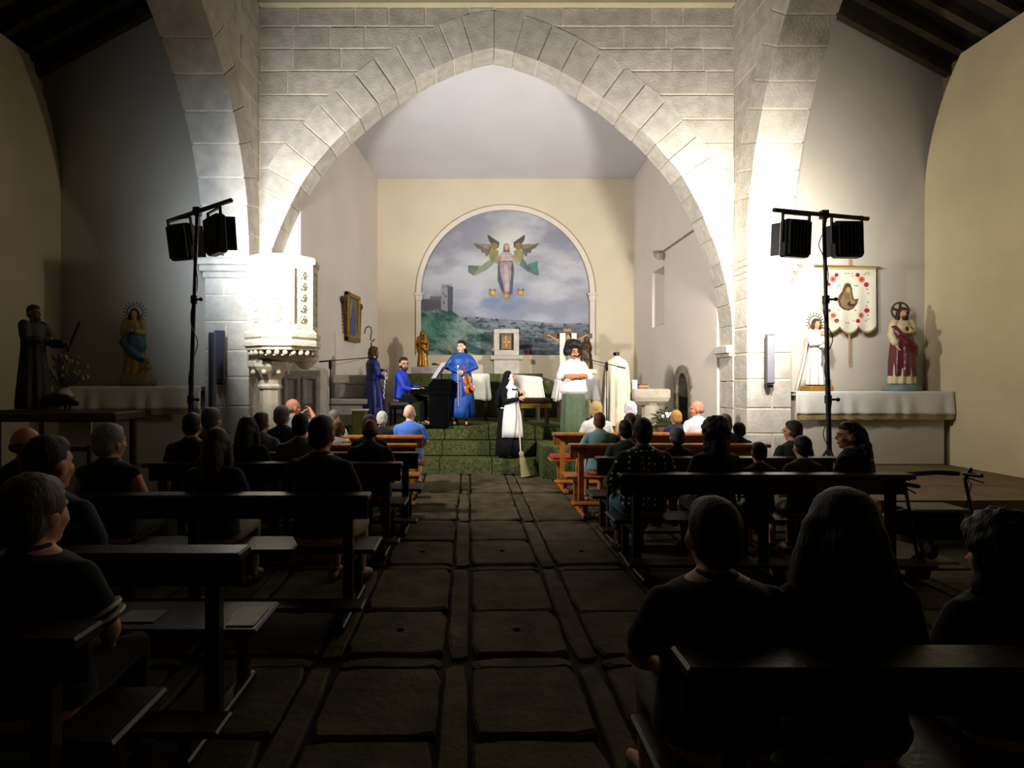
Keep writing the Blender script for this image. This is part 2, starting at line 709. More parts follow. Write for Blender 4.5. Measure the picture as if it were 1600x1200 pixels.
for side in ('left', 'right'):
    sgn = -1 if side == 'left' else 1
    xi = (XL - .70) if sgn < 0 else (XR + .70)
    xo = XOL if sgn < 0 else XOR
    xr = xo + sgn * .3
    mb = MB()
    x0, x1 = sorted((xi - sgn * .1, xr))
    mb.box((x0, YW, 0), (x1, YW + .5, 8.6))
    struct(mb.build('wall_aisle_end_' + side, PLASTER))
    # outer wall: inner skin with a wall-arch edge, and the recessed face behind it
    mb = MB()
    zl = [0, 4.7] + [4.7 + .2 * i for i in range(1, 11)]
    for z0, z1 in zip(zl, zl[1:]):
        def ye(z):
            d = max(0, z - 4.7)
            return YW - .001 - (3.2 - math.sqrt(max(.01, 3.2 ** 2 - d * d)))
        a0, a1 = ye(z0), ye(z1)
        mb.add([(xo, a0, z0), (xo, -9.0, z0), (xo, -9.0, z1), (xo, a1, z1), (xr, a0, z0), (xr, -9.0, z0), (xr, -9.0, z1), (xr, a1, z1)],
               [(0, 1, 2, 3), (7, 6, 5, 4), (0, 3, 7, 4), (1, 5, 6, 2), (0, 4, 5, 1), (3, 2, 6, 7)])
    mb.box((min(xr, xr + sgn * .2), -9.0, 0), (max(xr, xr + sgn * .2), YW + .5, 7.2))
    struct(mb.build('wall_outer_' + side, M('ochre_plaster', '#d6c69e', 0.95, 0.1, 1.2, 0.15, 9, spec=0.1)))
    # sloped aisle roof: boards on rafters
    def zr(x, off=0):
        return 6.66 + .54 * (abs(xr) - abs(x)) + off
    xa, xb = xr, xi - sgn * .6
    mb = MB().add([(xa, -9.0, zr(xa, .18)), (xb, -9.0, zr(xb, .18)), (xb, YW + .3, zr(xb, .18)), (xa, YW + .3, zr(xa, .18)),
                   (xa, -9.0, zr(xa, .24)), (xb, -9.0, zr(xb, .24)), (xb, YW + .3, zr(xb, .24)), (xa, YW + .3, zr(xa, .24))],
                  [(0, 1, 2, 3), (7, 6, 5, 4), (0, 4, 5, 1), (1, 5, 6, 2), (2, 6, 7, 3), (3, 7, 4, 0)])
    roof = struct(mb.build('ceiling_aisle_' + side, ROOF_BOARD))
    y = YW - .12
    while y > 2.5:
        rm = MB().add([(xa, y - .06, zr(xa)), (xb, y - .06, zr(xb)), (xb, y + .06, zr(xb)), (xa, y + .06, zr(xa)),
                       (xa, y - .06, zr(xa, .18)), (xb, y - .06, zr(xb, .18)), (xb, y + .06, zr(xb, .18)), (xa, y + .06, zr(xa, .18))],
                      [(0, 1, 2, 3), (7, 6, 5, 4), (0, 4, 5, 1), (1, 5, 6, 2), (2, 6, 7, 3), (3, 7, 4, 0)])
        rm.build('rafter', ROOF_WOOD, roof)
        y -= .46
    # raised aisle floor
    mb = MB()
    px0 = (XL - 1.0) if sgn < 0 else (XR + .18)
    yf = F / 141
    a, b = sorted((px0, xo))
    mb.box((a, yf, .18), (b, YW, .36))
    mb.box((a - .0, yf - .3, -.05), (b, YW, .18))
    struct(mb.build('floor_aisle_' + side, PLAT))
struct(MB().box((XL - .8, -9.0, 8.4), (XR + .8, YW + .6, 8.55)).build('ceiling_nave', ROOF_BOARD))
struct(MB().box((XOL - .5, -9.3, 0), (XOR + .5, -9.0, 9)).build('wall_back', M('dark_back_stone', '#5b5244', .9)))

# -- floor of grave slabs and strips
floor = struct(MB().box((XOL - .3, -9.0, -.3), (XOR + .3, YC + .5, -.045)).build('floor', FLOOR_EARTH))


def slab(x0, x1, y0, y1, top, hole=False):
    g = .012
    n = 6
    e = []
    def side(ax, ay, bx, by):
        for i in range(n):
            t = i / n
            j = .006
            e.append((ax + (bx - ax) * t + R_(-j, j), ay + (by - ay) * t + R_(-j, j)))
    side(x0 + g + .03, y0 + g, x1 - g - .03, y0 + g)
    side(x1 - g, y0 + g + .03, x1 - g, y1 - g - .03)
    side(x1 - g - .03, y1 - g, x0 + g + .03, y1 - g)
    side(x0 + g, y1 - g - .03, x0 + g, y0 + g + .03)
    cx, cy = (x0 + x1) / 2, (y0 + y1) / 2
    tx, ty = R_(-.008, .008), R_(-.008, .008)
    def P(p, k, dz):
        x, y = cx + (p[0] - cx) * k, cy + (p[1] - cy) * k
        return (x, y, top + dz + tx * (x - cx) + ty * (y - cy))
    kk = 1 - .05 * .6 / max(.2, min(x1 - x0, y1 - y0))
    rings = [[P(p, 1, -.08) for p in e], [P(p, 1, -.014) for p in e], [P(p, kk, 0) for p in e]]
    mb = MB()
    if not hole:
        mb.rings(rings)
    else:
        m = len(e)
        h0 = [(cx + .028 * math.cos(2 * PI * k / m - 2.4), cy + .035 * math.sin(2 * PI * k / m - 2.4)) for k in range(m)]
        rings += [[(a, b, top) for a, b in h0], [(a, b, top - .05) for a, b in h0]]
        mb.rings(rings)
    mb.build('floor_slab', SLAB, floor)


ROWS = [(.05, .95, 1.72), (1.87, 2.75, 3.43), (3.57, 4.25, 5.19), (5.33, 6.10, 6.90), (7.02, 7.83, 8.62), (8.75, 9.6, 10.38)]
for c in range(-4, 6):
    xs = -.16 + .79 * (c)          # left edge of the narrow strip
    for ri, (a, b, d) in enumerate(ROWS):
        if ri < 1 and (c < -1 or c > 2):
            continue
        top = R_(-.012, .004)
        slab(xs, xs + .16, a - .02, d + .02, R_(-.008, .002))
        slab(xs + .16, xs + .79, a, b, top, hole=(ri in (2, 3) and -1 <= c <= 1))
        slab(xs + .16, xs + .79, b, d, R_(-.012, .004))
        slab(xs + .16, xs + .79, d, (ROWS[ri + 1][0] if ri + 1 < len(ROWS) else d + .12), R_(-.02, -.006))

# -- chancel
XCL0, XCL1, XCR = -2.95, -2.43, 4.30
ZC0, ZC1 = 7.32, 6.96


def xcl(y):
    return XCL0 + (XCL1 - XCL0) * (y - YB) / (YC - YB)


wl = MB().add([(xcl(YB), YB, 0), (xcl(YC), YC, 0), (xcl(YC), YC, 7.4), (xcl(YB), YB, 7.4),
               (xcl(YB) - .3, YB, 0), (xcl(YC) - .3, YC + .3, 0), (xcl(YC) - .3, YC + .3, 7.4), (xcl(YB) - .3, YB, 7.4)],
              [(0, 1, 2, 3), (7, 6, 5, 4), (0, 3, 7, 4), (1, 5, 6, 2)])
wl.add([(XL - .2, YB + .015, 0), (XCL0, YB + .015, 0), (XCL0, YB + .015, 7.4), (XL - .2, YB + .015, 7.4)], [(0, 1, 2, 3)])
PLASTER_SIDE = M('pinkish_chancel_plaster', '#e3d9cd', 0.95, 0.06, 1.0, 0.05, 9, spec=0.1)
struct(wl.build('wall_chancel_left', PLASTER_SIDE))

# right wall with the window recess and the doorway left open
wy = (12.75, 13.6)
wz = (2.92, 4.22)
dy = (11.25, 11.95)
dz = (.5, 1.98)
mb = MB()


def rwall(y0, y1, z0, z1):
    mb.add([(XCR, y0, z0), (XCR, y0, z1), (XCR, y1, z1), (XCR, y1, z0)], [(0, 1, 2, 3)])


rwall(YB, dy[0], 0, 7.4)
mb.add([(XCR, YB + .012, 0), (XCR + .5, YB + .012, 0), (XCR + .5, YB + .012, 7.4), (XCR, YB + .012, 7.4)], [(0, 1, 2, 3)])
rwall(dy[0], dy[1], dz[1], 7.4)
rwall(dy[0], dy[1], 0, dz[0])
rwall(dy[1], wy[0], 0, 7.4)
rwall(wy[0], wy[1], 0, wz[0])
rwall(wy[0], wy[1], wz[1], 7.4)
rwall(wy[1], YC, 0, 7.4)
# splayed reveal of the window and its white back panel
i0, i1 = wy[0] + .12, wy[1] - .12
j0, j1 = wz[0] + .18, wz[1] - .1
xo_ = XCR + .35
o4 = [(XCR, wy[0], wz[0]), (XCR, wy[1], wz[0]), (XCR, wy[1], wz[1]), (XCR, wy[0], wz[1])]
n4 = [(xo_, i0, j0), (xo_, i1, j0), (xo_, i1, j1), (xo_, i0, j1)]
mb.add(o4 + n4, [(0, 1, 5, 4), (1, 2, 6, 5), (2, 3, 7, 6), (3, 0, 4, 7)])
# door reveal
o4 = [(XCR, dy[0], dz[0]), (XCR, dy[1], dz[0]), (XCR, dy[1], dz[1]), (XCR, dy[0], dz[1])]
n4 = [(XCR + .45, a, b) for _, a, b in o4]
mb.add(o4 + n4, [(0, 1, 5, 4), (1, 2, 6, 5), (2, 3, 7, 6), (3, 0, 4, 7)])
wcr = struct(mb.build('wall_chancel_right', PLASTER_SIDE))
win = struct(MB().box((xo_, i0 - .02, j0 - .02), (xo_ + .04, i1 + .02, j1 + .02)).build('window_1', M('milky_window_pane', '#d8d4cf', 0.4, 0.05, 3)))
fr = MB()
for a0, a1, b0, b1 in ((i0, i1, j0, j0 + .05), (i0, i1, j1 - .05, j1), (i0, i0 + .05, j0, j1), (i1 - .05, i1, j0, j1)):
    fr.box((xo_ - .02, a0, b0), (xo_ + .01, a1, b1))
fr.build('window_frame', M('white_paint', '#d9d5cc', 0.5), win)
# doorway: dark leaf and pointed stone surround
door = struct(MB().box((XCR + .42, dy[0] - .05, dz[0]), (XCR + .46, dy[1] + .05, dz[1])).build('door_1', DARKWOOD))
dm = (dy[0] + dy[1]) / 2


def darch(k, hh):
    out = []
    hw = (dy[1] - dy[0]) / 2 + k
    for i in range(9):
        a = PI * i / 8
        out.append((dm - hw * math.cos(a), hh + k + .42 * math.sin(a) ** .9))
    return out


DST = M('weathered_brown_granite', '#948873', .9, .3, 6, .4, 26, rnd=.2)
inn, out_ = darch(-.04, 1.45), darch(.13, 1.45)
for i in range(8):
    poly = [inn[i], inn[i + 1], out_[i + 1], out_[i]]
    MB().prism(poly, lambda a, b, d: (d, a, b), XCR - .04, XCR + .3).build('stone_block', DST, wcr, bevel=.01)
sp_ = MB()
for i in range(8):
    sp_.add([(XCR - .002, inn[i][0], inn[i][1] + .02), (XCR - .002, inn[i + 1][0], inn[i + 1][1] + .02), (XCR - .002, inn[i + 1][0], 2.02), (XCR - .002, inn[i][0], 2.02)], [(0, 1, 2, 3)])
sp_.add([(XCR - .002, dy[0] - .02, 1.43), (XCR - .002, inn[0][0], 1.43), (XCR - .002, inn[0][0], 2.02), (XCR - .002, dy[0] - .02, 2.02)], [(0, 1, 2, 3)])
sp_.add([(XCR - .002, dy[1] + .02, 1.43), (XCR - .002, inn[-1][0], 1.43), (XCR - .002, inn[-1][0], 2.02), (XCR - .002, dy[1] + .02, 2.02)], [(0, 1, 2, 3)])
sp_.build('door_spandrel', PLASTER_SIDE, wcr)
for a, b in ((dy[0] - .13, dy[0] + .04), (dy[1] - .04, dy[1] + .13)):
    for z0, z1 in ((.5, .78), (.785, 1.1), (1.105, 1.42)):
        MB().bbox((XCR - .04, a, z0), (XCR + .3, b, z1), .012).build('stone_block', DST, wcr)
MB().prism([(dm - .33, 1.4)] + darch(-.05, 1.45) + [(dm + .33, 1.4)], lambda a, b, d: (d, a, b), XCR + .2, XCR + .25).build('door_panel', DARKWOOD, door)

# back wall with the arched niche; the painting sits in it
MX, MZ, MR, MBOT = .93, 3.97, 2.23, 2.34
mb = MB()
ang = [PI * i / 40 for i in range(41)]
arc = [(MX - MR * math.cos(a), MZ + MR * .985 * math.sin(a)) for a in ang]
xl_, xr_ = XCL1 - .1, XCR + .1
for (a0, b0), (a1, b1) in zip(arc, arc[1:]):
    mb.add([(a0, YC, b0), (a1, YC, b1), (a1, YC, 7.4), (a0, YC, 7.4)], [(0, 1, 2, 3)])
    mb.add([(a0, YC, b0), (a1, YC, b1), (a1, YC + .12, b1), (a0, YC + .12, b0)], [(3, 2, 1, 0)])
mb.add([(xl_, YC, 0), (MX - MR, YC, 0), (MX - MR, YC, 7.4), (xl_, YC, 7.4)], [(0, 1, 2, 3)])
mb.add([(MX + MR, YC, 0), (xr_, YC, 0), (xr_, YC, 7.4), (MX + MR, YC, 7.4)], [(0, 1, 2, 3)])
mb.add([(MX - MR, YC, 0), (MX + MR, YC, 0), (MX + MR, YC, MBOT), (MX - MR, YC, MBOT)], [(0, 1, 2, 3)])
mb.add([(MX - MR, YC, MBOT), (MX + MR, YC, MBOT), (MX + MR, YC + .12, MBOT), (MX - MR, YC + .12, MBOT)], [(0, 1, 2, 3)])
for sx in (-1, 1):
    mb.add([(MX + sx * MR, YC, MBOT), (MX + sx * MR, YC + .12, MBOT), (MX + sx * MR, YC + .12, MZ), (MX + sx * MR, YC, MZ)], [(0, 1, 2, 3)])
wcb = struct(mb.build('wall_chancel_back', PLASTER_CH))
struct(MB().add([(xl_ - .6, YB, ZC0), (xr_, YB, ZC0), (xr_, YC + .1, ZC1), (xl_ - .6, YC + .1, ZC1),
                 (xl_ - .6, YB, ZC0 + .2), (xr_, YB, ZC0 + .2), (xr_, YC + .1, ZC1 + .2), (xl_ - .6, YC + .1, ZC1 + .2)],
                [(0, 1, 2, 3), (7, 6, 5, 4), (0, 4, 5, 1), (1, 5, 6, 2), (2, 6, 7, 3), (3, 7, 4, 0)]).build('ceiling_chancel', CEIL_W))
# frame band of the niche
def arcband(r0, r1, y0, y1, name, mat, zlow):
    m_ = MB()
    pin = [(MX - r0, zlow)] + [(MX - r0 * math.cos(a), MZ + r0 * .985 * math.sin(a)) for a in ang] + [(MX + r0, zlow)]
    pout = [(MX - r1, zlow)] + [(MX - r1 * math.cos(a), MZ + r1 * .985 * math.sin(a)) for a in ang] + [(MX + r1, zlow)]
    rr = []
    for (a, b), (c, d) in zip(pin, pout):
        rr.append([(a, y0, b), (c, y0, d), (c, y1, d), (a, y1, b)])
    m_.rings(rr)
    return m_.build(name, mat)


FRM = M('pale_stucco_band', '#e2d6ca', 0.9, 0.06, 3)
struct(arcband(MR - .01, MR + .12, YC - .02, YC + .02, 'trim_2', FRM, MBOT))
struct(arcband(MR + .115, MR + .135, YC - .026, YC + .02, 'trim_3', M('thin_brown_line', '#a4906c', 0.9), MBOT))
t4 = MB()
for sx in (-1, 1):
    a, b = sorted((MX + sx * (MR - .07), MX + sx * (MR + .16)))
    t4.bbox((a, YC - .06, MZ - .06), (b, YC + .02, MZ + .0), .012)
    t4.bbox((a + .03, YC - .05, MZ - .2), (b - .03, YC + .02, MZ - .06), .012)
struct(t4.build('trim_4', FRM))


# -- the painting (flat print on a fine grid)
def fbm(X, Y, seed=0, oct=5, s=1.0):
    rng = np.random.RandomState(seed)
    out = np.zeros_like(X)
    amp = 1.0
    tot = 0
    for o in range(oct):
        g = rng.rand(64, 64)
        x = (X * s * 2 ** o) % 63
        y = (Y * s * 2 ** o) % 63
        xi, yi = np.floor(x).astype(int), np.floor(y).astype(int)
        fx, fy = x - xi, y - yi
        fx, fy = fx * fx * (3 - 2 * fx), fy * fy * (3 - 2 * fy)
        a = g[xi % 64, yi % 64] * (1 - fx) + g[(xi + 1) % 64, yi % 64] * fx
        b = g[xi % 64, (yi + 1) % 64] * (1 - fx) + g[(xi + 1) % 64, (yi + 1) % 64] * fx
        out += amp * (a * (1 - fy) + b * fy)
        tot += amp
        amp *= .5
    return out / tot


def inpoly(X, Y, poly):
    r = np.zeros(X.shape, bool)
    n = len(poly)
    for i in range(n):
        x0, y0 = poly[i]
        x1, y1 = poly[(i + 1) % n]
        if y0 == y1:
            continue
        c = ((y0 > Y) != (y1 > Y)) & (X < (x1 - x0) * (Y - y0) / (y1 - y0) + x0)
        r ^= c
    return r


def paint_poly(img, X, Y, poly, col, a=1.0):
    m = inpoly(X, Y, poly)[..., None] * a
    img[:] = img * (1 - m) + np.array(lin(col)) * m


def paint_ell(img, X, Y, cx, cy, rx, ry, col, a=1.0, soft=0.0):
    d = ((X - cx) / rx) ** 2 + ((Y - cy) / ry) ** 2
    m = (np.clip((1.3 - d) / .6, 0, 1) if soft else (d < 1) * 1.0)[..., None] * a
    img[:] = img * (1 - m) + np.array(lin(col)) * m


def painted_grid(name, nx, ny, U, V, img, mask, fn, mat, parent=None):
    idx = np.arange((nx + 1) * (ny + 1)).reshape(ny + 1, nx + 1)
    vs = [fn(u, v) for u, v in zip(U.ravel(), V.ravel())]
    o = ORG.get(parent.name, (0, 0, 0)) if parent is not None else (0, 0, 0)
    vs = [(a - o[0], b - o[1], c - o[2]) for a, b, c in vs]
    q = np.stack([idx[:-1, :-1], idx[:-1, 1:], idx[1:, 1:], idx[1:, :-1]], -1).reshape(-1, 4)
    mm = mask[:-1, :-1].ravel() & mask[:-1, 1:].ravel() & mask[1:, 1:].ravel() & mask[1:, :-1].ravel()
    q = q[mm]
    me = bpy.data.meshes.new(name)
    me.from_pydata(vs, [], q.tolist())
    at_ = me.color_attributes.new('paint', 'FLOAT_COLOR', 'POINT')
    c = np.ones(((nx + 1) * (ny + 1), 4), np.float32)
    c[:, :3] = np.clip(img.reshape(-1, 3), 0, 1)
    at_.data.foreach_set('color', c.ravel())
    me.materials.append(mat)
    me.shade_smooth()
    ob = bpy.data.objects.new(name, me)
    COL.objects.link(ob)
    if parent is not None:
        ob.parent = parent
    return ob


nx, ny = 420, 350
# painting coordinates: 1/5 px of the picture region that starts at (620, 300)
U, V = np.meshgrid(np.linspace(175, 1530, nx + 1), np.linspace(120, 1280, ny + 1))
cl = fbm(U / 1600, V / 900, 3, 5, 5)
cl2 = fbm(U / 1600, V / 700, 8, 5, 9)
tt = np.clip((cl - .34) / .32, 0, 1)[..., None]
img = np.array(lin('#8e909c')) * (1 - tt) + np.array(lin('#bdbdc4')) * tt
t2 = np.clip((cl2 - .5) / .25, 0, 1)[..., None] * .55
img = img * (1 - t2) + np.array(lin('#898d9f')) * t2
low = np.clip((V - 600) / 350, 0, 1)[..., None] * .35
img = img * (1 - low) + np.array(lin('#9da4ba')) * low
halo = np.exp(-(((U - 860) / 150) ** 2 + ((V - 430) / 170) ** 2))[..., None] * .7
img = img * (1 - halo) + np.array(lin('#d4d4c4')) * halo
# dark blue cloud under the figure
for cx, cy, rx, ry, a in ((800, 870, 150, 45, .75), (950, 780, 100, 80, .5), (720, 800, 60, 60, .5), (930, 840, 90, 50, .6), (830, 905, 110, 30, .6), (500, 790, 90, 40, .45)):
    paint_ell(img, U, V, cx, cy, rx, ry, '#7c88a6', (a * np.clip(cl2 * 2.6 - .75, 0, 1))[..., None] if False else a * .55, 1)
cm_ = np.clip((cl2 - .42) / .2, 0, 1) * np.exp(-(((U - 840) / 200) ** 2 + ((V - 850) / 80) ** 2))
img = img * (1 - .6 * cm_[..., None]) + np.array(lin('#6f80a8')) * .6 * cm_[..., None]
# hills
h1 = np.interp(U, [150, 500, 600, 760, 900, 1200, 1330, 1420, 1540], [950, 970, 968, 985, 990, 1020, 1025, 1020, 1015]) + 10 * (cl2 - .5)
m = (V > h1)
st = fbm(U / 500 + V / 700, V / 90 - U / 900, 21, 4, 3)
hill = np.array(lin('#4e5862')) * (1 - np.clip((st - .35) / .3, 0, 1)[..., None]) + np.array(lin('#86919a')) * np.clip((st - .35) / .3, 0, 1)[..., None]
far = np.clip((V - h1) / 90, 0, 1)[..., None]
hill = np.array(lin('#7f8894')) * (1 - far) * .85 + hill * (far + .15 * (1 - far))
img = np.where(m[..., None], hill, img)
dots = (fbm(U / 30, V / 18, 5, 2, 1) > .66) & m & (V < h1 + 120)
img = np.where(dots[..., None], np.array(lin('#48525a')), img)
# near green slope on the left
h2 = np.interp(U, [150, 190, 330, 430, 480, 540, 700, 800, 900, 1000], [920, 915, 905, 925, 960, 1010, 1110, 1160, 1240, 1300]) + 14 * (cl2 - .5)
m2 = (V > h2)
sw = fbm((U + V * .6) / 420, (V - U * .35) / 160, 31, 4, 3)
k = np.clip((sw - .35) / .3, 0, 1)[..., None]
slope = np.array(lin('#3c5754')) * (1 - k) + np.array(lin('#94a19c')) * k
gr = np.exp(-(((U - 300) / 190) ** 2 + ((V - 1060) / 110) ** 2))[..., None] * .6
slope = slope * (1 - gr) + np.array(lin('#3f9c86')) * gr * (.75 + .4 * k)
img = np.where(m2[..., None], slope, img)
paint_poly(img, U, V, [(185, 830), (345, 835), (345, 920), (185, 925)], '#5d606b')
for x in range(270, 340, 22):
    paint_ell(img, U, V, x, 825, 12, 18, '#6d717d')
paint_poly(img, U, V, [(345, 735), (395, 722), (395, 930), (345, 915)], '#9a9aa0')
paint_poly(img, U, V, [(395, 722), (440, 738), (435, 925), (395, 930)], '#5c5f6c')
for x in (350, 368, 386, 405, 424):
    paint_poly(img, U, V, [(x, 715), (x + 9, 715), (x + 9, 740), (x, 740)], '#7b7c86')
for (a, b) in ((360, 780), (362, 850), (378, 800)):
    paint_poly(img, U, V, [(a, b), (a + 7, b), (a + 7, b + 18), (a, b + 18)], '#3c3d45')
# far right cross-hatch fields
for y in range(1060, 1180, 34):
    paint_poly(img, U, V, [(700, y), (1100, y - 22), (1510, y + 6), (1510, y + 13), (1100, y - 15), (700, y + 8)], '#68757d', .6)
base_img = img.copy()
# figures
BLUEGREY, PINK = '#5b6477', '#a59499'
paint_poly(img, U, V, [(790, 580), (800, 520), (905, 520), (920, 600), (905, 790), (860, 810), (820, 770), (790, 690)], '#5a5d6c')
paint_poly(img, U, V, [(805, 540), (900, 540), (895, 640), (880, 780), (850, 800), (830, 700), (812, 640)], '#a29096')
paint_poly(img, U, V, [(840, 560), (870, 560), (880, 780), (850, 760)], '#b9a8aa')
paint_poly(img, U, V, [(812, 470), (835, 455), (880, 455), (905, 480), (905, 530), (800, 535)], '#b3a5a8')
paint_poly(img, U, V, [(832, 460), (838, 405), (858, 392), (880, 405), (886, 460)], '#6d5f58')
paint_ell(img, U, V, 860, 425, 17, 24, '#c8a890')
paint_ell(img, U, V, 858, 505, 24, 12, '#b99a88')
for s in (-1, 1):
    X0 = 858
    def q(pts):
        return [(X0 + s * a, b) for a, b in pts]
    # wings
    paint_poly(img, U, V, q([(55, 385), (150, 322), (140, 370), (105, 420), (60, 430)]), '#57554f')
    paint_poly(img, U, V, q([(110, 410), (262, 392), (230, 430), (205, 440), (190, 470), (168, 470), (160, 500), (135, 480)]), '#6f675c')
    paint_poly(img, U, V, q([(115, 400), (240, 396), (190, 420), (140, 440)]), '#8d8373')
    # head, torso, trailing robe
    paint_ell(img, U, V, X0 + s * 95, 418, 26, 30, '#8a7550')
    paint_poly(img, U, V, q([(60, 450), (115, 440), (140, 480), (130, 530), (85, 540), (65, 510)]), '#8a8c62')
    paint_poly(img, U, V, q([(35, 500), (65, 480), (100, 540), (70, 555)]), '#a5907a')
    if s < 0:
        paint_poly(img, U, V, q([(130, 520), (90, 545), (150, 600), (250, 650), (300, 620), (300, 570), (200, 570)]), '#8f9a86')
        paint_poly(img, U, V, q([(215, 570), (300, 565), (300, 620), (260, 648), (225, 600)]), '#6a7a66')
    else:
        paint_poly(img, U, V, q([(130, 510), (100, 560), (160, 610), (240, 650), (262, 635), (230, 590), (170, 570)]), '#5f7470')
        paint_poly(img, U, V, q([(165, 560), (250, 530), (245, 570), (255, 620), (200, 600)]), '#54807a')
for x, y in ((748, 785), (858, 808), (970, 782)):
    paint_ell(img, U, V, x, y, 30, 26, '#a08a54')
    paint_ell(img, U, V, x + 2, y - 3, 16, 16, '#c8a87c')
    paint_poly(img, U, V, [(x - 34, y - 20), (x - 14, y - 40), (x - 8, y - 15)], '#7c6f55')
    paint_poly(img, U, V, [(x + 34, y - 20), (x + 14, y - 40), (x + 8, y - 15)], '#7c6f55')
# brushwork: folds and strokes over the figures, streaks over the slopes
fine = fbm(U / 60 + V / 240, V / 90 - U / 200, 41, 4, 1.5)
fig = np.abs(img - base_img).sum(-1) > .004
img = np.where(fig[..., None], img * (.62 + .76 * fine[..., None]), img)
rid = np.abs(fbm((U + V * .5) / 260, (V - U * .4) / 120, 51, 4, 2.5) - .5)
stroke = ((rid < .018) & (m | m2) & ~fig)[..., None]
img = np.where(stroke, img * .55, img)
rid2 = np.abs(fbm((U - V * .3) / 300, (V + U * .1) / 100, 61, 4, 2.5) - .5)
img = np.where(((rid2 < .014) & (m | m2) & ~fig)[..., None], img * .7 + .14, img)
PU, PV = 620 + U / 5, 300 + V / 5
Xw = (PU - VX) / 59.5
Zw = H - (PV - VY) / 59.5
rr = np.where(Zw > MZ, ((Xw - MX) / (MR - .002)) ** 2 + ((Zw - MZ) / (MR * .985 - .002)) ** 2 < 1.02, np.abs(Xw - MX) < MR + .01)
mural = painted_grid('wall_painting', nx, ny, U, V, img, rr & (Zw > MBOT - .03),
                     lambda u, v: ((620 + u / 5 - VX) / 59.5, YC + .11, H - (300 + v / 5 - VY) / 59.5), M_attr('wall_paint_picture'))
tag(mural, 'large arched wall painting of a robed figure borne by angels above hills and a tower', 'painting')

# ------------------------------------------------------------------ dais with green carpet
YS = (F / 86.5, F / 83.6, F / 81.7)
ZS = (.27, .54, .81)
dais = struct(MB().box((-3.5, YS[0] + .02, -.04), (1.22, YC, .25)).box((-3.5, YS[1] + .02, .25), (1.22, YC, .52)).box((-3.5, YS[2] + .02, .52), (XCR, YC, .79))
              .box((1.26, F / 91.2 + .02, -.04), (XCR, YS[2] + .1, .53)).build('floor_dais', M('dark_step_core', '#15160c', .95)))
for i in range(3):
    y1 = YS[i + 1] + .02 if i < 2 else YC - .02
    cuts = [-3.5, -2.6, -1.65 + .05 * i, -.55 + .03 * i, .40 - .02 * i, 1.235]
    for a, b in zip(cuts, cuts[1:]):
        mb = MB()
        z0, z1 = ZS[i] - .27 + (.0 if i else -.03), ZS[i]
        e = R_(-.006, .006)
        mb.bbox((a + .006, YS[i] + e, z0 + .012), (b - .006, YS[i] + .03 + e, z1), .012)
        mb.bbox((a + .006, YS[i] + .005 + e, z1 - .03), (b - .006, y1, z1), .012)
        mb.build('carpet_panel', GREEN, dais)
for a, b in ((1.24, 2.2), (2.2, 3.2), (3.2, XCR - .01)):
    mb = MB()
    mb.bbox((a + .005, F / 91.2, -.02), (b - .005, F / 91.2 + .03, .55), .012)
    mb.bbox((a + .005, F / 91.2 + .005, .52), (b - .005, YS[2] + .02, .55), .012)
    mb.bbox((a + .005, YS[2], .55), (b - .005, YS[2] + .03, .81), .012)
    mb.bbox((a + .005, YS[2], .78), (b - .005, YC - .02, .81), .012)
    mb.build('carpet_panel', GREEN, dais)
MB().bbox((1.235, F / 91.2 + .004, -.02), (1.255, YS[1], .55), .01).build('carpet_panel', GREEN, dais)
# upper green covered altar platform
up = struct(MB().box((-1.6, 13.6, .8), (1.72, 14.9, 1.83)).box((1.72, 13.75, .8), (2.35, 14.9, 1.62)).build('floor_altar_platform', GREEN))
for a, b in ((-1.6, -.5), (-.5, .45), (.45, 1.72)):
    MB().bbox((a + .005, 13.57, .82), (b - .005, 13.61, 1.84), .01).build('carpet_panel', GREEN, up)


# ------------------------------------------------------------------ pulpit
PX, PY = at(443, 480, 100)[:2]
pul = thing('pulpit', 'carved white stone pulpit with rosette panels on the left arch pillar', 'pulpit', (PX, PY, 0))
NP = 8


def poly_ring(r, z, n=NP, rot=PI / 8 + .12, c=(PX, PY)):
    return [(c[0] + r * math.cos(2 * PI * k / n + rot), c[1] + r * math.sin(2 * PI * k / n + rot), z) for k in range(n)]


def poly_lathe(mb, prof, n=NP, rot=PI / 8 + .12, c=(PX, PY)):
    return mb.rings([poly_ring(r, z, n, rot, c) for r, z in prof])


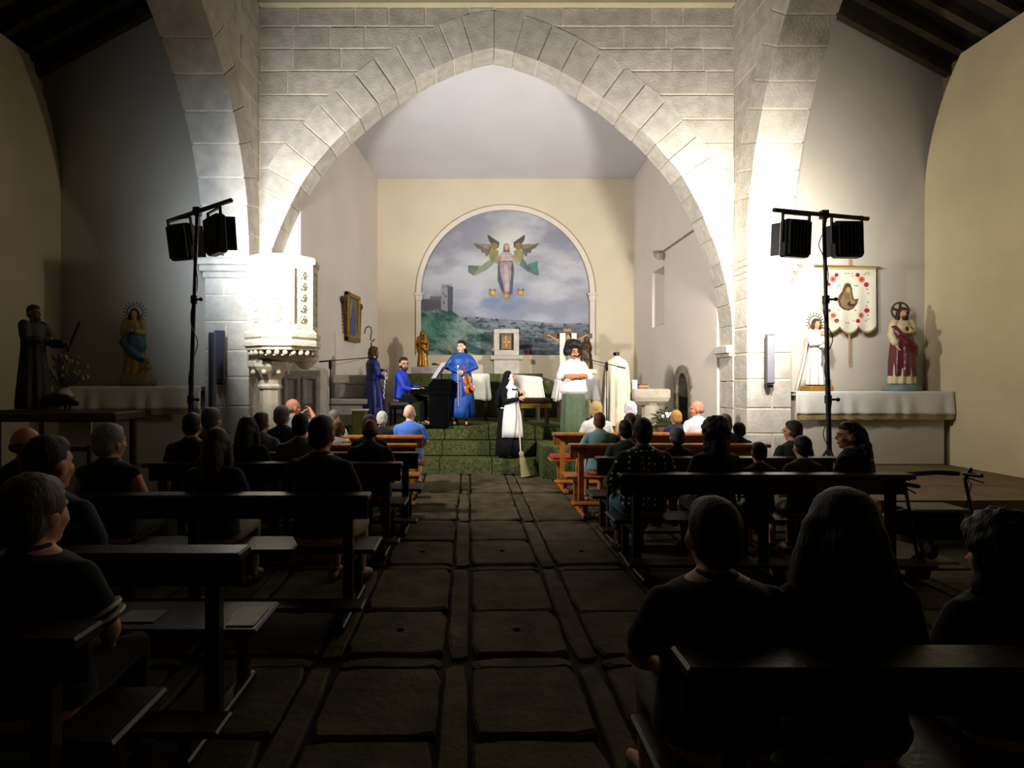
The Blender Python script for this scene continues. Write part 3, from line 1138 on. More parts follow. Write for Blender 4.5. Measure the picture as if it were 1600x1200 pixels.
PST = M('pulpit_limestone', '#ded3bb', 0.85, 0.15, 7, 0.35, 35, spec=0.2)
poly_lathe(MB(), [(.50, 2.4), (.50, 3.5), (.44, 3.5), (.44, 2.6)]).build('drum', PST, pul)
poly_lathe(MB(), [(.44, 3.44), (.56, 3.46), (.57, 3.53), (.54, 3.57), (.44, 3.57)]).build('top_rim', PST, pul, bevel=.01)
poly_lathe(MB(), [(.3, 2.14), (.55, 2.14), (.56, 2.19), (.585, 2.2), (.585, 2.27), (.56, 2.28), (.56, 2.31), (.58, 2.33), (.585, 2.40), (.555, 2.43), (.5, 2.5), (.3, 2.5)]).build('base_moulding', PST, pul, bevel=.008)
for k in range(NP):
    a0, a1 = 2 * PI * k / NP + PI / 8 + .12, 2 * PI * (k + 1) / NP + PI / 8 + .12
    am = (a0 + a1) / 2
    if math.sin(am) > .75:
        continue
    ap = .50 * math.cos(PI / NP)
    hw = .50 * math.sin(PI / NP)
    ux, uy = -math.sin(am), math.cos(am)
    nx_, ny_ = math.cos(am), math.sin(am)

    def pp(a, b, d):
        return (PX + nx_ * (ap + d) + ux * a, PY + ny_ * (ap + d) + uy * a, b)
    mb = MB()
    for (p0, p1, q0, q1) in ((-hw, -hw + .05, 2.53, 3.36), (hw - .05, hw, 2.53, 3.36), (-hw, hw, 3.36, 3.46), (-hw, hw, 2.46, 2.53)):
        mb.prism([(p0, q0), (p1, q0), (p1, q1), (p0, q1)], pp, -.01, .035)
    pan = mb.build('panel_frame', PST, pul, bevel=.006)
    for j in range(5):
        mb = MB()
        zc = 2.62 + j * .165
        for t in range(6):
            aa = t * PI / 3
            c0 = pp(.045 * math.cos(aa), zc + .045 * math.sin(aa), .01)
            mb.ell(c0, (.024, .024, .024), n=6, m=4)
        mb.ell(pp(0, zc, .02), .026, n=6, m=4)
        mb.build('rosette', PST, pul, smooth=True)
for k in range(26):
    a = 2 * PI * k / 26
    if math.sin(a) > .8:
        continue
    MB().ell((PX + .49 * math.cos(a), PY + .49 * math.sin(a), 2.1), (.042, .042, .045), n=8, m=6).build('ball_ornament', PST, pul, smooth=True)
poly_lathe(MB(), [(.46, 2.14), (.47, 2.06), (.30, 2.0), (.12, 1.97)]).build('soffit', PST, pul)
CX, CY = at(412, 600, 100)[:2]
col = [(.14, -.02), (.2, -.02), (.2, .12), (.16, .18), (.155, 1.55), (.18, 1.56), (.19, 1.6), (.165, 1.63), (.17, 1.70), (.29, 1.84), (.33, 1.9), (.33, 1.98), (.28, 2.0), (.28, 2.1), (.1, 2.1)]
poly_lathe(MB(), col, 8, PI / 8, (CX + .1, CY)).build('column', PST, pul, bevel=.008)
for k in range(8):
    a = 2 * PI * k / 8
    MB().ell((CX + .1 + .27 * math.cos(a), CY + .27 * math.sin(a), 1.81), .042, n=8, m=6).build('ball_ornament', PST, pul, smooth=True)
b2 = at(477, 562, 97)
MB().lathe([(.05, b2.z - .16), (.1, b2.z - .12), (.2, b2.z - .02), (.23, b2.z + .07), (.1, b2.z + .1)], 16, (b2.x, b2.y)).build('bracket', PST, pul)
# carved stone plinth behind the pulpit column
pl = thing('stone_plinth', 'grey stone plinth with sunk panels beneath the pulpit steps', 'plinth', (at(472, 690, 92).x, 9.78, 0))
a, b = at(440, 600, 92).x, at(502, 600, 92).x
MB().bbox((a, 9.76, -.05), (b, 10.3, 1.86), .02).build('block', STONE_PALE, pl)
for i in range(2):
    for z0, z1 in ((.3, 1.0), (1.1, 1.75)):
        x0 = a + .06 + i * .31
        mb = MB()
        for p0, p1, q0, q1 in ((x0, x0 + .04, z0 + .04, z1 - .04), (x0 + .22, x0 + .26, z0 + .04, z1 - .04), (x0, x0 + .26, z1 - .04, z1), (x0, x0 + .26, z0, z0 + .04)):
            mb.box((p0, 9.735, q0), (p1, 9.78, q1))
        mb.build('panel_frame', STONE_PALE, pl)

# ------------------------------------------------------------------ side altars with white cloths
FRG = M('ochre_fringe', '#a48f5e', 0.9, 0.3, 30)


def side_altar(name, xa, xb, label, clabel, K=100.0, ztop=1.50):
    yf = F / K
    t = thing(name, label, 'altar', ((xa + xb) / 2, yf, .36))
    MB().bbox((xa + .05, yf + .02, .36), (xb - .05, YW - .01, ztop - .06), .02).build('masonry_body', PLASTER, t)
    MB().bbox((xa, yf - .04, ztop - .06), (xb, YW - .01, ztop), .015).build('altar_slab', STONE_PALE, t)
    # cloth: top sheet and hanging front with soft folds
    n = 90
    c = MB()
    rows = []
    drop = .34
    for j in range(12):
        r = []
        for i in range(n + 1):
            x = xa - .02 + (xb - xa + .04) * i / n
            if j < 3:
                r.append((x, YW - .02 - (YW - .02 - yf + .05) * j / 2, ztop + .008))
            else:
                d = (j - 3) / 8
                wv = .014 * math.sin(i * .55 + 1.3 * math.sin(i * .21)) * d
                r.append((x, yf - .055 - .02 * d + wv, ztop - .004 - drop * d))
        rows.append(r)
    c.rings(rows, cap=False, closed=False)
    cl_ = c.build('altar_cloth', WHITEC, None, smooth=True)
    so = cl_.modifiers.new('s', 'SOLIDIFY')
    so.thickness = .006
    tag(cl_, clabel, 'altar cloth')
    fr_ = MB()
    rows = []
    for j in range(3):
        rows.append([(xa - .02 + (xb - xa + .04) * i / n, yf - .075 + .013 * math.sin(i * .55 + 1.3 * math.sin(i * .21)), ztop - drop - .0 - j * .035 - (.016 * abs(math.sin(i * .35)) if j == 2 else 0)) for i in range(n + 1)])
    fr_.rings(rows, cap=False, closed=False)
    f_ = fr_.build('fringe', FRG, cl_, smooth=True, local=True)
    f_['label'] = 'ochre fringe'
    return t


side_altar('side_altar', XR + .712, XOR - .04, 'plaster side altar below the processional banner at the right', 'white altar cloth with ochre fringe under the two lit right-hand statues')
side_altar('side_altar', XOL + .04, XL - .712, 'plaster side altar in the dark left aisle', 'white altar cloth with fringe in the shaded left aisle', ztop=1.58)

# ------------------------------------------------------------------ light stands with flood lamps
LAMPG = M_emit('lit_lamp_glass', '#fff4e0', 14.0)


def flood(key, pos, yaw, pitch, power, col, label, stand_bar):
    t = thing('flood_lamp', label, 'flood lamp', pos)
    R = Euler((-math.radians(pitch), 0, -math.radians(yaw))).to_matrix()

    def T(mb):
        mb.v = [tuple(R @ Vector(p) + Vector(pos)) for p in mb.v]
        return mb
    T(MB().bbox((-.18, -.06, -.23), (.18, .07, .23), .02)).build('housing', BLACK, t)
    for i in range(7):
        x = -.15 + i * .05
        T(MB().box((x - .006, -.085, -.2), (x + .006, -.055, .2))).build('cooling_fin', BLACK, t)
    g = T(MB().box((-.15, .07, -.2), (.15, .075, .2))).build('lamp_glass', LAMPG, t)
    g['label'] = 'glowing front glass'
    mb = MB()
    mb.box((-.205, -.015, -.05), (-.185, .015, .30))
    mb.box((.185, -.015, -.05), (.205, .015, .30))
    mb.box((-.205, -.015, .285), (.205, .015, .305))
    T(mb).build('yoke', BLACK, t)
    for s in (-1, 1):
        T(MB().box((s * .19 - .003, .06, -.2), (s * .19 + .003, .17, .2), rot=(0, 0, -s * .35))).build('barn_door', BLACK, t)
    ld = bpy.data.lights.new('flood_light', 'AREA')
    ld.shape = 'RECTANGLE'
    ld.size, ld.size_y = .28, .38
    ld.energy = power
    ld.color = col
    ld.spread = math.radians(SPREAD)
    lo = bpy.data.objects.new('flood_light', ld)
    COL.objects.link(lo)
    lo.parent = t
    d = R @ Vector((0, 1, 0))
    lo.location = R @ Vector((0, .10, 0))
    lo.rotation_euler = d.to_track_quat('-Z', 'Y').to_euler()
    return t


def light_stand(label, e0, e1, top, foot, pole_px):
    """e0/e1 bar ends, top of pole, foot point on the floor"""
    t = thing('light_stand', label, 'light stand', foot)
    top = Vector(top)
    foot = Vector(foot)
    MB().tube([e0, e1], .028, 8, False).build('crossbar', BLACK, t)
    def pt(z):
        k = (z - foot.z) / (top.z - foot.z)
        return foot.lerp(top, k)
    MB().tube([pt(.25), pt(1.7)], .03, 10, False).build('pole', BLACK, t)
    MB().tube([pt(1.65), pt(2.75)], .026, 10, False).build('pole', BLACK, t)
    MB().tube([pt(2.7), top], .022, 10, False).build('pole', BLACK, t)
    for z in (1.45, 2.7):
        p = pt(z)
        MB().tube([p + Vector((0, 0, -.05)), p + Vector((0, 0, .05))], .042, 10, False).build('collar', BLACK, t)
        k_ = MB().tube([p, p + Vector((.09, -.03, 0))], .014, 8).ell(p + Vector((.1, -.035, 0)), .025).build('knob', BLACK, t)
    for k in range(3):
        a = 2 * PI * k / 3 + .5
        d = Vector((math.cos(a), math.sin(a), 0))
        q = foot + d * .5
        lg = MB().tube([pt(.85), (q.x, q.y, foot.z + .02)], .016, 8).build('leg', BLACK, t)
        MB().tube([(q.x, q.y, foot.z), (q.x, q.y, foot.z + .05)], .022, 8).build('rubber_foot', BLACK, lg)
        MB().tube([pt(.3), pt(.85).lerp(Vector((q.x, q.y, foot.z)), .55)], .01, 6).build('brace', BLACK, t)
    # cable winding down the pole
    pts = []
    for i in range(150):
        z = top.z - .05 - (top.z - .6) * i / 149
        p = pt(z)
        a = i * .17
        rr_ = .032 + (.03 * max(0, math.sin(i * .11)) ** 3)
        pts.append(p + Vector((math.cos(a) * rr_, math.sin(a) * rr_, 0)))
    MB().tube(pts, .006, 5).build('cable', BLACK, t)
    MB().box(top - Vector((.04, .04, .05)), top + Vector((.04, .04, .05))).build('clamp', BLACK, t)
    return t


Ks = 125.0
kl0, kl1 = F / 7.63, F / 6.76
e0, e1 = at(265, 345, kl0), at(361, 313, kl1)
tp = e0.lerp(e1, .48)
light_stand('black tripod light stand with two flood lamps at the left aisle', e0, e1, tp, (tp.x - .13, tp.y, 0), None)
kr0, kr1 = F / 7.0, F / 7.4
f0, f1 = at(1209, 328, kr0), at(1356, 342, kr1)
tq = f0.lerp(f1, .52)
light_stand('black tripod light stand with two flood lamps at the right aisle', f0, f1, tq, (tq.x + .085, tq.y, 0), None)
for key, lab, (p0, p1), k, drop in (('left_far', 'flood lamp hanging at the outer end of the left stand', (e0, e1), .22, .33),
                                    ('left_near', 'flood lamp hanging at the inner end of the left stand', (e0, e1), .77, .36),
                                    ('right_near', 'flood lamp hanging at the inner end of the right stand', (f0, f1), .22, .33),
                                    ('right_far', 'flood lamp hanging at the outer end of the right stand', (f0, f1), .77, .29)):
    pw, c, yw_, pt_ = FLOODS[key]
    q = p0.lerp(p1, k)
    flood(key, (q.x, q.y, q.z - drop), yw_, pt_, pw, c, lab, None)


# ------------------------------------------------------------------ wall loudspeakers
def column_speaker(label, px0, px1, py0, py1, K, ydepth, foot=None, mat=GREYM):
    a, b = at(px0, py0, K), at(px1, py1, K)
    t = thing('column_speaker', label, 'loudspeaker', ((a.x + b.x) / 2, a.y, b.z))
    MB().bbox((a.x, a.y, b.z), (b.x, a.y + ydepth, a.z), .012).build('cabinet', M('dark_grey_plastic', '#4a4a52', 0.5), t)
    MB().bbox((a.x + .012, a.y - .008, b.z + .02), (b.x - .012, a.y + .01, a.z - .02), .004).build('grille', mat, t)
    MB().box((a.x + .02, a.y + .02, b.z - .06), (b.x - .02, a.y + ydepth + .03, b.z - .01)).build('bracket', BLACK, t)
    if foot is not None:
        MB().tube([((a.x + b.x) / 2, a.y + .05, foot), ((a.x + b.x) / 2, a.y + .05, b.z)], .02).build('pole', BLACK, t)
    return t


column_speaker('slim grey column loudspeaker on the right arch pillar', 1198, 1211, 522, 600, 100.5, .07)
GREYD = M('dark_blue_grey_grille', '#4a4c62', 0.6, 0.2, 90)
column_speaker('wide grey column loudspeaker on the left arch pillar', 334, 349, 516, 595, 101, .08, mat=GREYD)
column_speaker('thin dark column loudspeaker standing before the left arch pillar', 325, 334, 519, 645, 107, .1, foot=.0, mat=GREYD)

# ------------------------------------------------------------------ chancel furniture
tb = at(791, 555, 62)
t = thing('tabernacle', 'square stone tabernacle with gilded cross on its door below the painting', 'tabernacle', (tb.x, tb.y, tb.z))
a, b = at(772, 514, 62), at(811, 555, 62)
mb = MB()
fr_w = .13
mb.bbox((a.x, a.y, b.z + .13), (a.x + fr_w, a.y + .45, a.z - .11), .004).bbox((b.x - fr_w, a.y, b.z + .13), (b.x, a.y + .45, a.z - .11), .004)
mb.bbox((a.x, a.y, a.z - .11), (b.x, a.y + .45, a.z), .012).bbox((a.x, a.y, b.z), (b.x, a.y + .45, b.z + .13), .012)
mb.build('stone_case', STONE_PALE, t)
MB().box((a.x + fr_w, a.y + .12, b.z + .12), (b.x - fr_w, a.y + .4, a.z - .1)).build('recess', M('bronze_recess', '#6d5b49', 0.5, 0.2, 8, metal=.3), t)
dr = MB().bbox((a.x + fr_w + .05, a.y + .07, b.z + .15), (b.x - fr_w - .05, a.y + .12, a.z - .16), .01).build('door', M('bronze_door', '#7d6c58', 0.45, 0.2, 8, metal=.3), t)
c_ = ((a.x + b.x) / 2, a.y + .065, (a.z + b.z) / 2 + .0)
em = MB()
em.box((c_[0] - .09, c_[1], c_[2] - .015), (c_[0] + .09, c_[1] + .012, c_[2] + .025))
em.box((c_[0] - .018, c_[1], c_[2] - .13), (c_[0] + .018, c_[1] + .012, c_[2] - .0))
cres = []
for i in range(13):
    th = PI * (.5 + i / 12)
    cres.append((.02 + .055 * math.cos(th), .10 + .085 * math.sin(th)))
for i in range(13):
    th = PI * (1.5 - i / 12)
    cres.append((.025 + .028 * math.cos(th), .10 + .082 * math.sin(th)))
em.prism(cres, lambda p, q, d: (c_[0] + p, d, c_[2] + q), c_[1], c_[1] + .012)
em.build('gilded_emblem', BRASS, dr)
p0, p1 = at(768, 558, 62), at(816, 586, 62)
t = thing('altar_pedestal', 'plain stone pedestal carrying the tabernacle', 'pedestal', (tb.x, tb.y, 1.84))
MB().bbox((p0.x + .06, tb.y + .02, 1.83), (p1.x - .06, YC - .02, 2.22), .015).build('shaft', STONE_PALE, t)
MB().bbox((p0.x - .03, tb.y - .05, 2.2), (p1.x + .03, YC - .02, tb.z - .003), .02).build('cap', STONE_PALE, t)
# candle on the sill, small vase
q = at(824.5, 555, 59.2)
t = thing('votive_candle', 'red votive candle on the sill right of the tabernacle', 'candle', (q.x, YC + .05, MBOT))
MB().lathe([(.035, MBOT), (.04, MBOT + .02), (.04, MBOT + .12), (.03, MBOT + .13)], 14, (q.x, YC + .05)).build('glass', M('red_glass', '#b3202a', 0.2), t)
MB().lathe([(.028, MBOT + .13), (.028, MBOT + .15), (.006, MBOT + .155)], 10, (q.x, YC + .05)).build('wax', M('pale_wax', '#e9d9c9'), t)
q = at(773, 552, 61.5)
t = thing('bud_vase', 'small dark vase with a white bloom left of the tabernacle', 'vase', (q.x - .02, q.y - .03, tb.z))
MB().lathe([(.03, tb.z), (.045, tb.z + .04), (.05, tb.z + .08), (.02, tb.z + .1)], 12, (q.x - .02, q.y - .03)).build('jar', BLACK, t)
MB().ell((q.x - .03, q.y - .03, tb.z + .15), .035).ell((q.x + .0, q.y - .03, tb.z + .17), .03).build('bloom', WHITEC, t, smooth=True)


# white draped tables
def draped(label, px0, px1, K, ztop, zbot, depth, floor_z=.81, cat='table', slope=0.0, mat=WHITEC, legs=True, group=None):
    x0, x1 = (px0 - VX) / K, (px1 - VX) / K
    y0 = F / K
    y1 = y0 + depth
    if legs:
        t = thing('side_table', 'dark legged table hidden under the ' + label, cat, ((x0 + x1) / 2, (y0 + y1) / 2, floor_z))
        MB().box((x0 + .05, y0 + .05, ztop - .06 - abs(slope)), (x1 - .05, y1 - .05, ztop - .012 - abs(slope))).build('table_top', DARKWOOD, t)
        for a in (x0 + .08, x1 - .14):
            for b in (y0 + .07, y1 - .13):
                MB().box((a, b, floor_z), (a + .06, b + .06, ztop - .05 - abs(slope))).build('leg', DARKWOOD, t)
    n = 96
    rings = []
    cx, cy = (x0 + x1) / 2, (y0 + y1) / 2
    hx, hy = (x1 - x0) / 2 - .03, (y1 - y0) / 2

    def rect(k, r):
        a = 2 * PI * k / n
        ca, sa = math.cos(a), math.sin(a)
        return (hx * math.copysign(abs(ca) ** (2 / r), ca), hy * math.copysign(abs(sa) ** (2 / r), sa))
    for j, (sc, dz) in enumerate(((.02, 0), (.5, 0), (.9, 0), (1.0, -.015), (1.03, -.06))):
        rings.append([(cx + rect(k, 6)[0] * sc, cy + rect(k, 6)[1] * sc, ztop + dz - slope * rect(k, 6)[0] * sc / hx) for k in range(n)])
    for j in range(1, 9):
        d = j / 8
        q = []
        for k in range(n):
            a, b = rect(k, 6)
            wv_ = math.sin(k * .72 + 1.3 * math.sin(k * .21))
            fo = 1 + (d * (.07 + .10 * wv_))
            fo2 = 1 + (d * (.12 + .24 * wv_))
            zz = ztop - .06 - slope * a / hx
            q.append((cx + a * fo, cy + b * fo2, zz + (zbot - zz + .03 * math.sin(k * .3)) * d))
        rings.append(q)
    ob = MB().rings(rings, cap=False).build('draped_cloth', mat, None, smooth=True)
    so = ob.modifiers.new('s', 'SOLIDIFY')
    so.thickness = .006
    tag(ob, label, 'cloth')
    return ob


draped('white cloth draped over a table behind the violinist', 718, 767, 72, 1.825, 1.26, .5)
draped('white cloth draped over a table behind the nun', 783, 850, 72, 1.79, 1.25, .5, slope=.04)
draped('white cloth draped over a table behind the singer', 869, 940, 74, 1.72, 1.26, .5)
# dark stool with a gold fringe
s0 = at(835, 660, 77)
t = thing('stool', 'dark upholstered stool with golden fringe behind the nun', 'stool', (s0.x, s0.y, .81))
MB().bbox((s0.x - .3, s0.y - .2, 1.22), (s0.x + .3, s0.y + .2, 1.33), .03).build('seat', DARKWOOD, t)
mb = MB()
for i in range(26):
    x = s0.x - .3 + i * .024
    mb.box((x + .003, s0.y - .215, 1.13), (x + .018, s0.y - .2, 1.22))
mb.build('fringe', M('gold_thread', '#b58a32', 0.6, 0.2, 30), t)['kind'] = 'stuff'
for a in (-.25, .25):
    for b in (-.15, .15):
        MB().box((s0.x + a - .025, s0.y + b - .025, .81), (s0.x + a + .025, s0.y + b + .025, 1.24)).build('leg', DARKWOOD, t)

# cape on a dressmaker's stand
m0 = at(963, 680, 80)
t = thing('vestment_stand', 'cream hooded cape hung on a headless dressmaker stand right of the singer', 'mannequin', (m0.x, m0.y, .55))
MB().secs([(m0.x, m0.y, z, rx, ry, fa) for z, rx, ry, fa in ((.60, .31, .27, .13), (.7, .305, .26, .13), (1.1, .28, .22, .10), (1.5, .262, .19, .07), (1.8, .25, .165, .04), (1.95, .238, .15, .015), (2.03, .215, .135, 0),
                                                            (2.085, .165, .11, 0), (2.12, .10, .085, 0), (2.16, .058, .058, 0))], n=80, nf=11).build('cape', CREAMC, t, smooth=True)
MB().lathe([(.055, 2.15), (.055, 2.2), (.07, 2.205), (.07, 2.22), (.03, 2.235)], 14, (m0.x, m0.y)).build('neck_cap', BLACK, t)
MB().tube([(m0.x, m0.y, .57), (m0.x, m0.y, 2.1)], .02, 8).build('pole', BLACK, t)
MB().lathe([(.2, .55), (.2, .57), (.05, .6)], 20, (m0.x, m0.y)).build('base', BLACK, t)


def mic_stand(label, top, bz, boom0, boom1, mic=True):
    t = thing('microphone_stand', label, 'microphone stand', (top.x, top.y, bz))
    MB().tube([(top.x, top.y, bz + .03), (top.x, top.y, bz + .8)], .013, 8).build('pole', BLACK, t)
    MB().tube([(top.x, top.y, bz + .75), tuple(top)], .009, 8).build('pole', BLACK, t)
    MB().tube([boom0, boom1], .008, 8).build('boom', BLACK, t)
    MB().tube([top - Vector((0, 0, .09)), top + Vector((0, 0, .03))], .028, 10).build('clutch', BLACK, t)
    for k in range(3):
        a = 2 * PI * k / 3 + .3
        MB().tube([(top.x, top.y, bz + .12), (top.x + .3 * math.cos(a), top.y + .3 * math.sin(a), bz + .015)], .01, 6).build('leg', BLACK, t)
    b0, b1 = Vector(boom0), Vector(boom1)
    d = (b1 - b0).normalized()
    MB().tube([b0 - d * .02, b0 + d * .14], .014, 8).build('counterweight', BLACK, t)
    if mic:
        mk = MB().tube([b1, b1 + d * .12], [.012, .018], 10).build('microphone', BLACK, t)
        MB().ell(b1 + d * .14, .024, n=10, m=8).build('mesh_head', GREYM, mk, smooth=True)
    pts = [b1, b1.lerp(b0, .4) + Vector((0, 0, -.05)), top + Vector((.02, -.02, -.05)), Vector((top.x + .03, top.y - .02, bz + .9)), Vector((top.x + .02, top.y - .02, bz + .2))]
    MB().tube(pts, .004, 5).build('cable', BLACK, t)


mic_stand('black boom microphone stand beside the pulpit plinth', at(516, 567, 88.5), .0, at(501, 565, 88.5), at(574, 559, 85))
mic_stand('black boom microphone stand between the singer and the cape', at(948, 570, 85), .55, at(975, 575, 85.5), at(905, 558, 88))

# stone font at the right wall with things on it
q = at(1016, 640, 80)
t = thing('stone_font', 'squat stone font with a flaring foot by the right chancel wall', 'font', (q.x, q.y, .55))
mb = MB()
a, b = at(985, 608, 80).x, at(1041, 608, 80).x
mb.rings([[(x, y, z) for x, y in ((a + i_, q.y - .25 + i_), (b - i_, q.y - .25 + i_), (b - i_, q.y + .3 - i_), (a + i_, q.y + .3 - i_))] for i_, z in ((.12, 1.2), (.03, 1.28), (0, 1.36), (0, 1.5), (.03, 1.52))])
mb.build('basin', M('font_limestone', '#b5ab98', .9, .2, 6, .3, 26), t, bevel=.01)
poly_lathe(MB(), [(.24, .55), (.24, .62), (.19, .8), (.165, 1.0), (.17, 1.2), (.2, 1.25)], 10, 0, (q.x, q.y)).build('foot', MATS['font_limestone'], t)
z0 = 1.52
t = thing('white_card', 'white folded card standing on the stone font', 'card', (at(990, 0, 80).x, q.y, z0))
MB().box((at(985, 0, 80).x + .02, q.y - .06, z0), (at(993, 0, 80).x + .02, q.y - .03, z0 + .17)).box((at(985, 0, 80).x + .02, q.y + .03, z0), (at(993, 0, 80).x + .02, q.y + .045, z0 + .15)).build('card_leaf', WHITEC, t)
x_ = at(1004, 0, 80).x
BK = [('#8a5a3c', .035), ('#b98c62', .03), ('#6b4630', .025)]
z_ = z0
for i, (c, hh) in enumerate(BK):
    lab = ['dark brown book at the bottom of the stack on the font', 'tan book in the middle of the stack on the font', 'small brown book on top of the stack on the font'][i]
    t = thing('book', lab, 'book', (x_, q.y, z_), 0, 'books on the font')
    MB().bbox((x_ - .1 + i * .012, q.y - .07, z_), (x_ + .1 - i * .008, q.y + .08, z_ + hh), .004).build('cover', M('book_' + c[1:], c, .7), t)
    MB().box((x_ - .095 + i * .012, q.y - .066, z_ + .005), (x_ + .104 - i * .008, q.y + .076, z_ + hh - .005)).build('pages', WHITEC, t)
    z_ += hh
# potted plant behind the front row
q = at(1038, 660, 82)
t = thing('potted_plant', 'dark leafy plant with white flowers standing by the font', 'plant', (q.x, q.y, .55))
MB().lathe([(.1, .55), (.13, .7), (.14, .78), (.12, .79)], 14, (q.x, q.y)).build('pot', M('terracotta', '#7a4a34'), t)
mb = MB()
for i in range(70):
    a, b, r = R_(0, 2 * PI), R_(.1, 1.3), R_(.12, .3)
    c = Vector((q.x + r * math.cos(a) * math.cos(b) * .8, q.y + r * math.sin(a) * math.cos(b) * .8, .85 + r * 1.1 * math.sin(b)))
    d = Vector((math.cos(a), math.sin(a), R_(-.4, .8))).normalized() * R_(.05, .1)
    s = d.cross(Vector((0, 0, 1))).normalized() * .022
    mb.add([c - d, c + s + Vector((0, 0, .01)), c + d, c - s], [(0, 1, 2, 3)])
mb.build('foliage', M('dark_leaf', '#3c4328', .6, .4, 20), t)
for i in range(7):
    c = Vector((q.x + R_(-.16, .16), q.y - R_(.05, .2), R_(.9, 1.15)))
    mb = MB()
    for k in range(5):
        a = k * 2 * PI / 5
        mb.ell(c + Vector((.022 * math.cos(a), 0, .022 * math.sin(a))), (.016, .01, .016), n=6, m=4)
    mb.build('flower', WHITEC, t, smooth=True)

# stone side altar at the left wall and a green stool
t = thing('stone_sedilia', 'weathered grey stone seat with a high back by the left chancel wall', 'stone seat', (at(545, 0, 80).x, F / 82, .81))
x0, x1 = -2.84, at(572, 0, 82).x
yf = F / 82
for a, b, c, d, e, f in ((x0 + .12, x1, yf, yf + .8, .81, 1.22), (x0 + .05, x1 + .05, yf - .06, yf + .85, 1.225, 1.33), (x0 + .25, x1 - .05, yf + .35, yf + .85, 1.335, 1.62), (x0 + .15, x1 + .0, yf + .3, yf + .85, 1.625, 1.79)):
    MB().bbox((a, c, e), (b, d, f), .02).build('stone_block', STONE, t)
q = at(560, 655, 85)
t = thing('kneeling_stool', 'green covered stool with a white napkin behind the flute-side player', 'stool', (q.x, q.y, .54))
t['label'] = 'green covered stool with a white napkin left of the clarinet player'
MB().bbox((q.x - .12, q.y - .02, .54), (q.x + .14, q.y + .2, 1.12), .015).build('body', M('olive_cover', '#5e6126', .9, .2, 10), t)
MB().bbox((q.x - .14, q.y - .04, 1.12), (q.x + .16, q.y + .22, 1.15), .01).build('napkin', WHITEC, t)
# hook stand
q = at(580, 540, 80)
t = thing('lamp_hook', 'tall black iron hook stand behind the clarinet player', 'hook stand', (q.x, q.y, .81))
pts = [Vector((at(570, 521, 80).x, q.y, at(570, 521, 80).z))]
for px_, py_ in ((570, 517), (572.5, 511.5), (576, 510), (579.5, 512), (580.5, 518), (579.5, 526), (579, 531), (582, 534), (585, 530)):
    v_ = at(px_, py_, 80)
    pts.append(Vector((v_.x, q.y, v_.z)))
MB().tube(pts, .012, 6).build('hook', BLACK, t)
MB().tube([(q.x + .02, q.y, .83), (q.x + .0, q.y, at(0, 536, 80).z)], .014, 8).build('pole', BLACK, t)
MB().lathe([(.16, .81), (.16, .83), (.02, .86)], 16, (q.x + .02, q.y)).build('base', BLACK, t)

# framed picture with carved side ornaments on the left wall
ya, yb = 12.36, 13.27
za, zb = 2.54, 3.6
X_ = xcl((ya + yb) / 2) + .03


def lw(a, b, d):
    return (xcl(a) + d, a, b)


t = thing('framed_picture', 'gilt framed picture with dark carved side ornaments on the left chancel wall', 'picture', (X_, (ya + yb) / 2, za))
mb = MB()
for p, r, s, u in ((ya, ya + .12, za, zb), (yb - .12, yb, za, zb), (ya, yb, za, za + .1), (ya, yb, zb - .1, zb)):
    mb.prism([(p, s), (r, s), (r, u), (p, u)], lw, .02, .1)
mb.build('frame', GOLD, t, bevel=.015)
MB().prism([(ya + .1, za + .08), (yb - .1, za + .08), (yb - .1, zb - .08), (ya + .1, zb - .08)], lw, .02, .06).build('canvas', M('grey_green_canvas', '#8c8a7d', .7, .5, 3.0, col2='#4d5340'), t)
mb = MB()
MB_ = [(ya + .24, za + .14), (ya + .28, za + .45), (ya + .36, za + .55), (ya + .42, zb - .25), (ya + .46, zb - .2), (ya + .5, zb - .25), (ya + .56, za + .55), (ya + .64, za + .45), (ya + .68, za + .14)]
MB().prism(MB_, lw, .06, .066).build('painted_figure', M('dull_blue', '#585a86', .7), t)
for s, yy in ((-1, ya - .02), (1, yb + .02)):
    mb = MB()
    pts = []
    for i in range(9):
        mb.ell(lw(yy + s * (.12 - .008 * i), zb - .28 - i * .075, .05), (.03, .075 - .006 * i, .05), n=8, m=6)
    for i in range(4):
        mb.ell(lw(yy + s * (.06 + .05 * i), zb - .22 + .02 * (i % 2), .05), (.035, .06, .07), n=8, m=6)
    mb.build('carved_ornament', DARKWOOD, t, smooth=True)

# spot lamp on its conduit, right chancel wall
q = at(1040, 395, 70.5)
t = thing('wall_spotlight', 'small white spot lamp at the end of a conduit on the right chancel wall', 'wall lamp', (XCR, q.y, q.z))
MB().tube([(XCR - .02, F / 81.5, 4.56), (XCR - .02, q.y, 4.54)], .018, 6).build('conduit', M('grey_pvc', '#8d887c'), t)
MB().tube([(XCR - .02, q.y, 4.54), (XCR - .14, q.y, 4.46)], .015, 6).build('arm', M('grey_pvc', '#8d887c'), t)
MB().tube([(XCR - .16, q.y + .08, 4.5), (XCR - .13, q.y - .12, 4.40)], [.06, .085], 14, False).build('lamp_head', M('grey_lamp_paint', '#a59f92', .5), t)
MB().box((XCR - .24, q.y - .02, 4.53), (XCR - .05, q.y + .06, 4.56)).build('bracket', M('grey_lamp_paint', '#a59f92', .5), t)

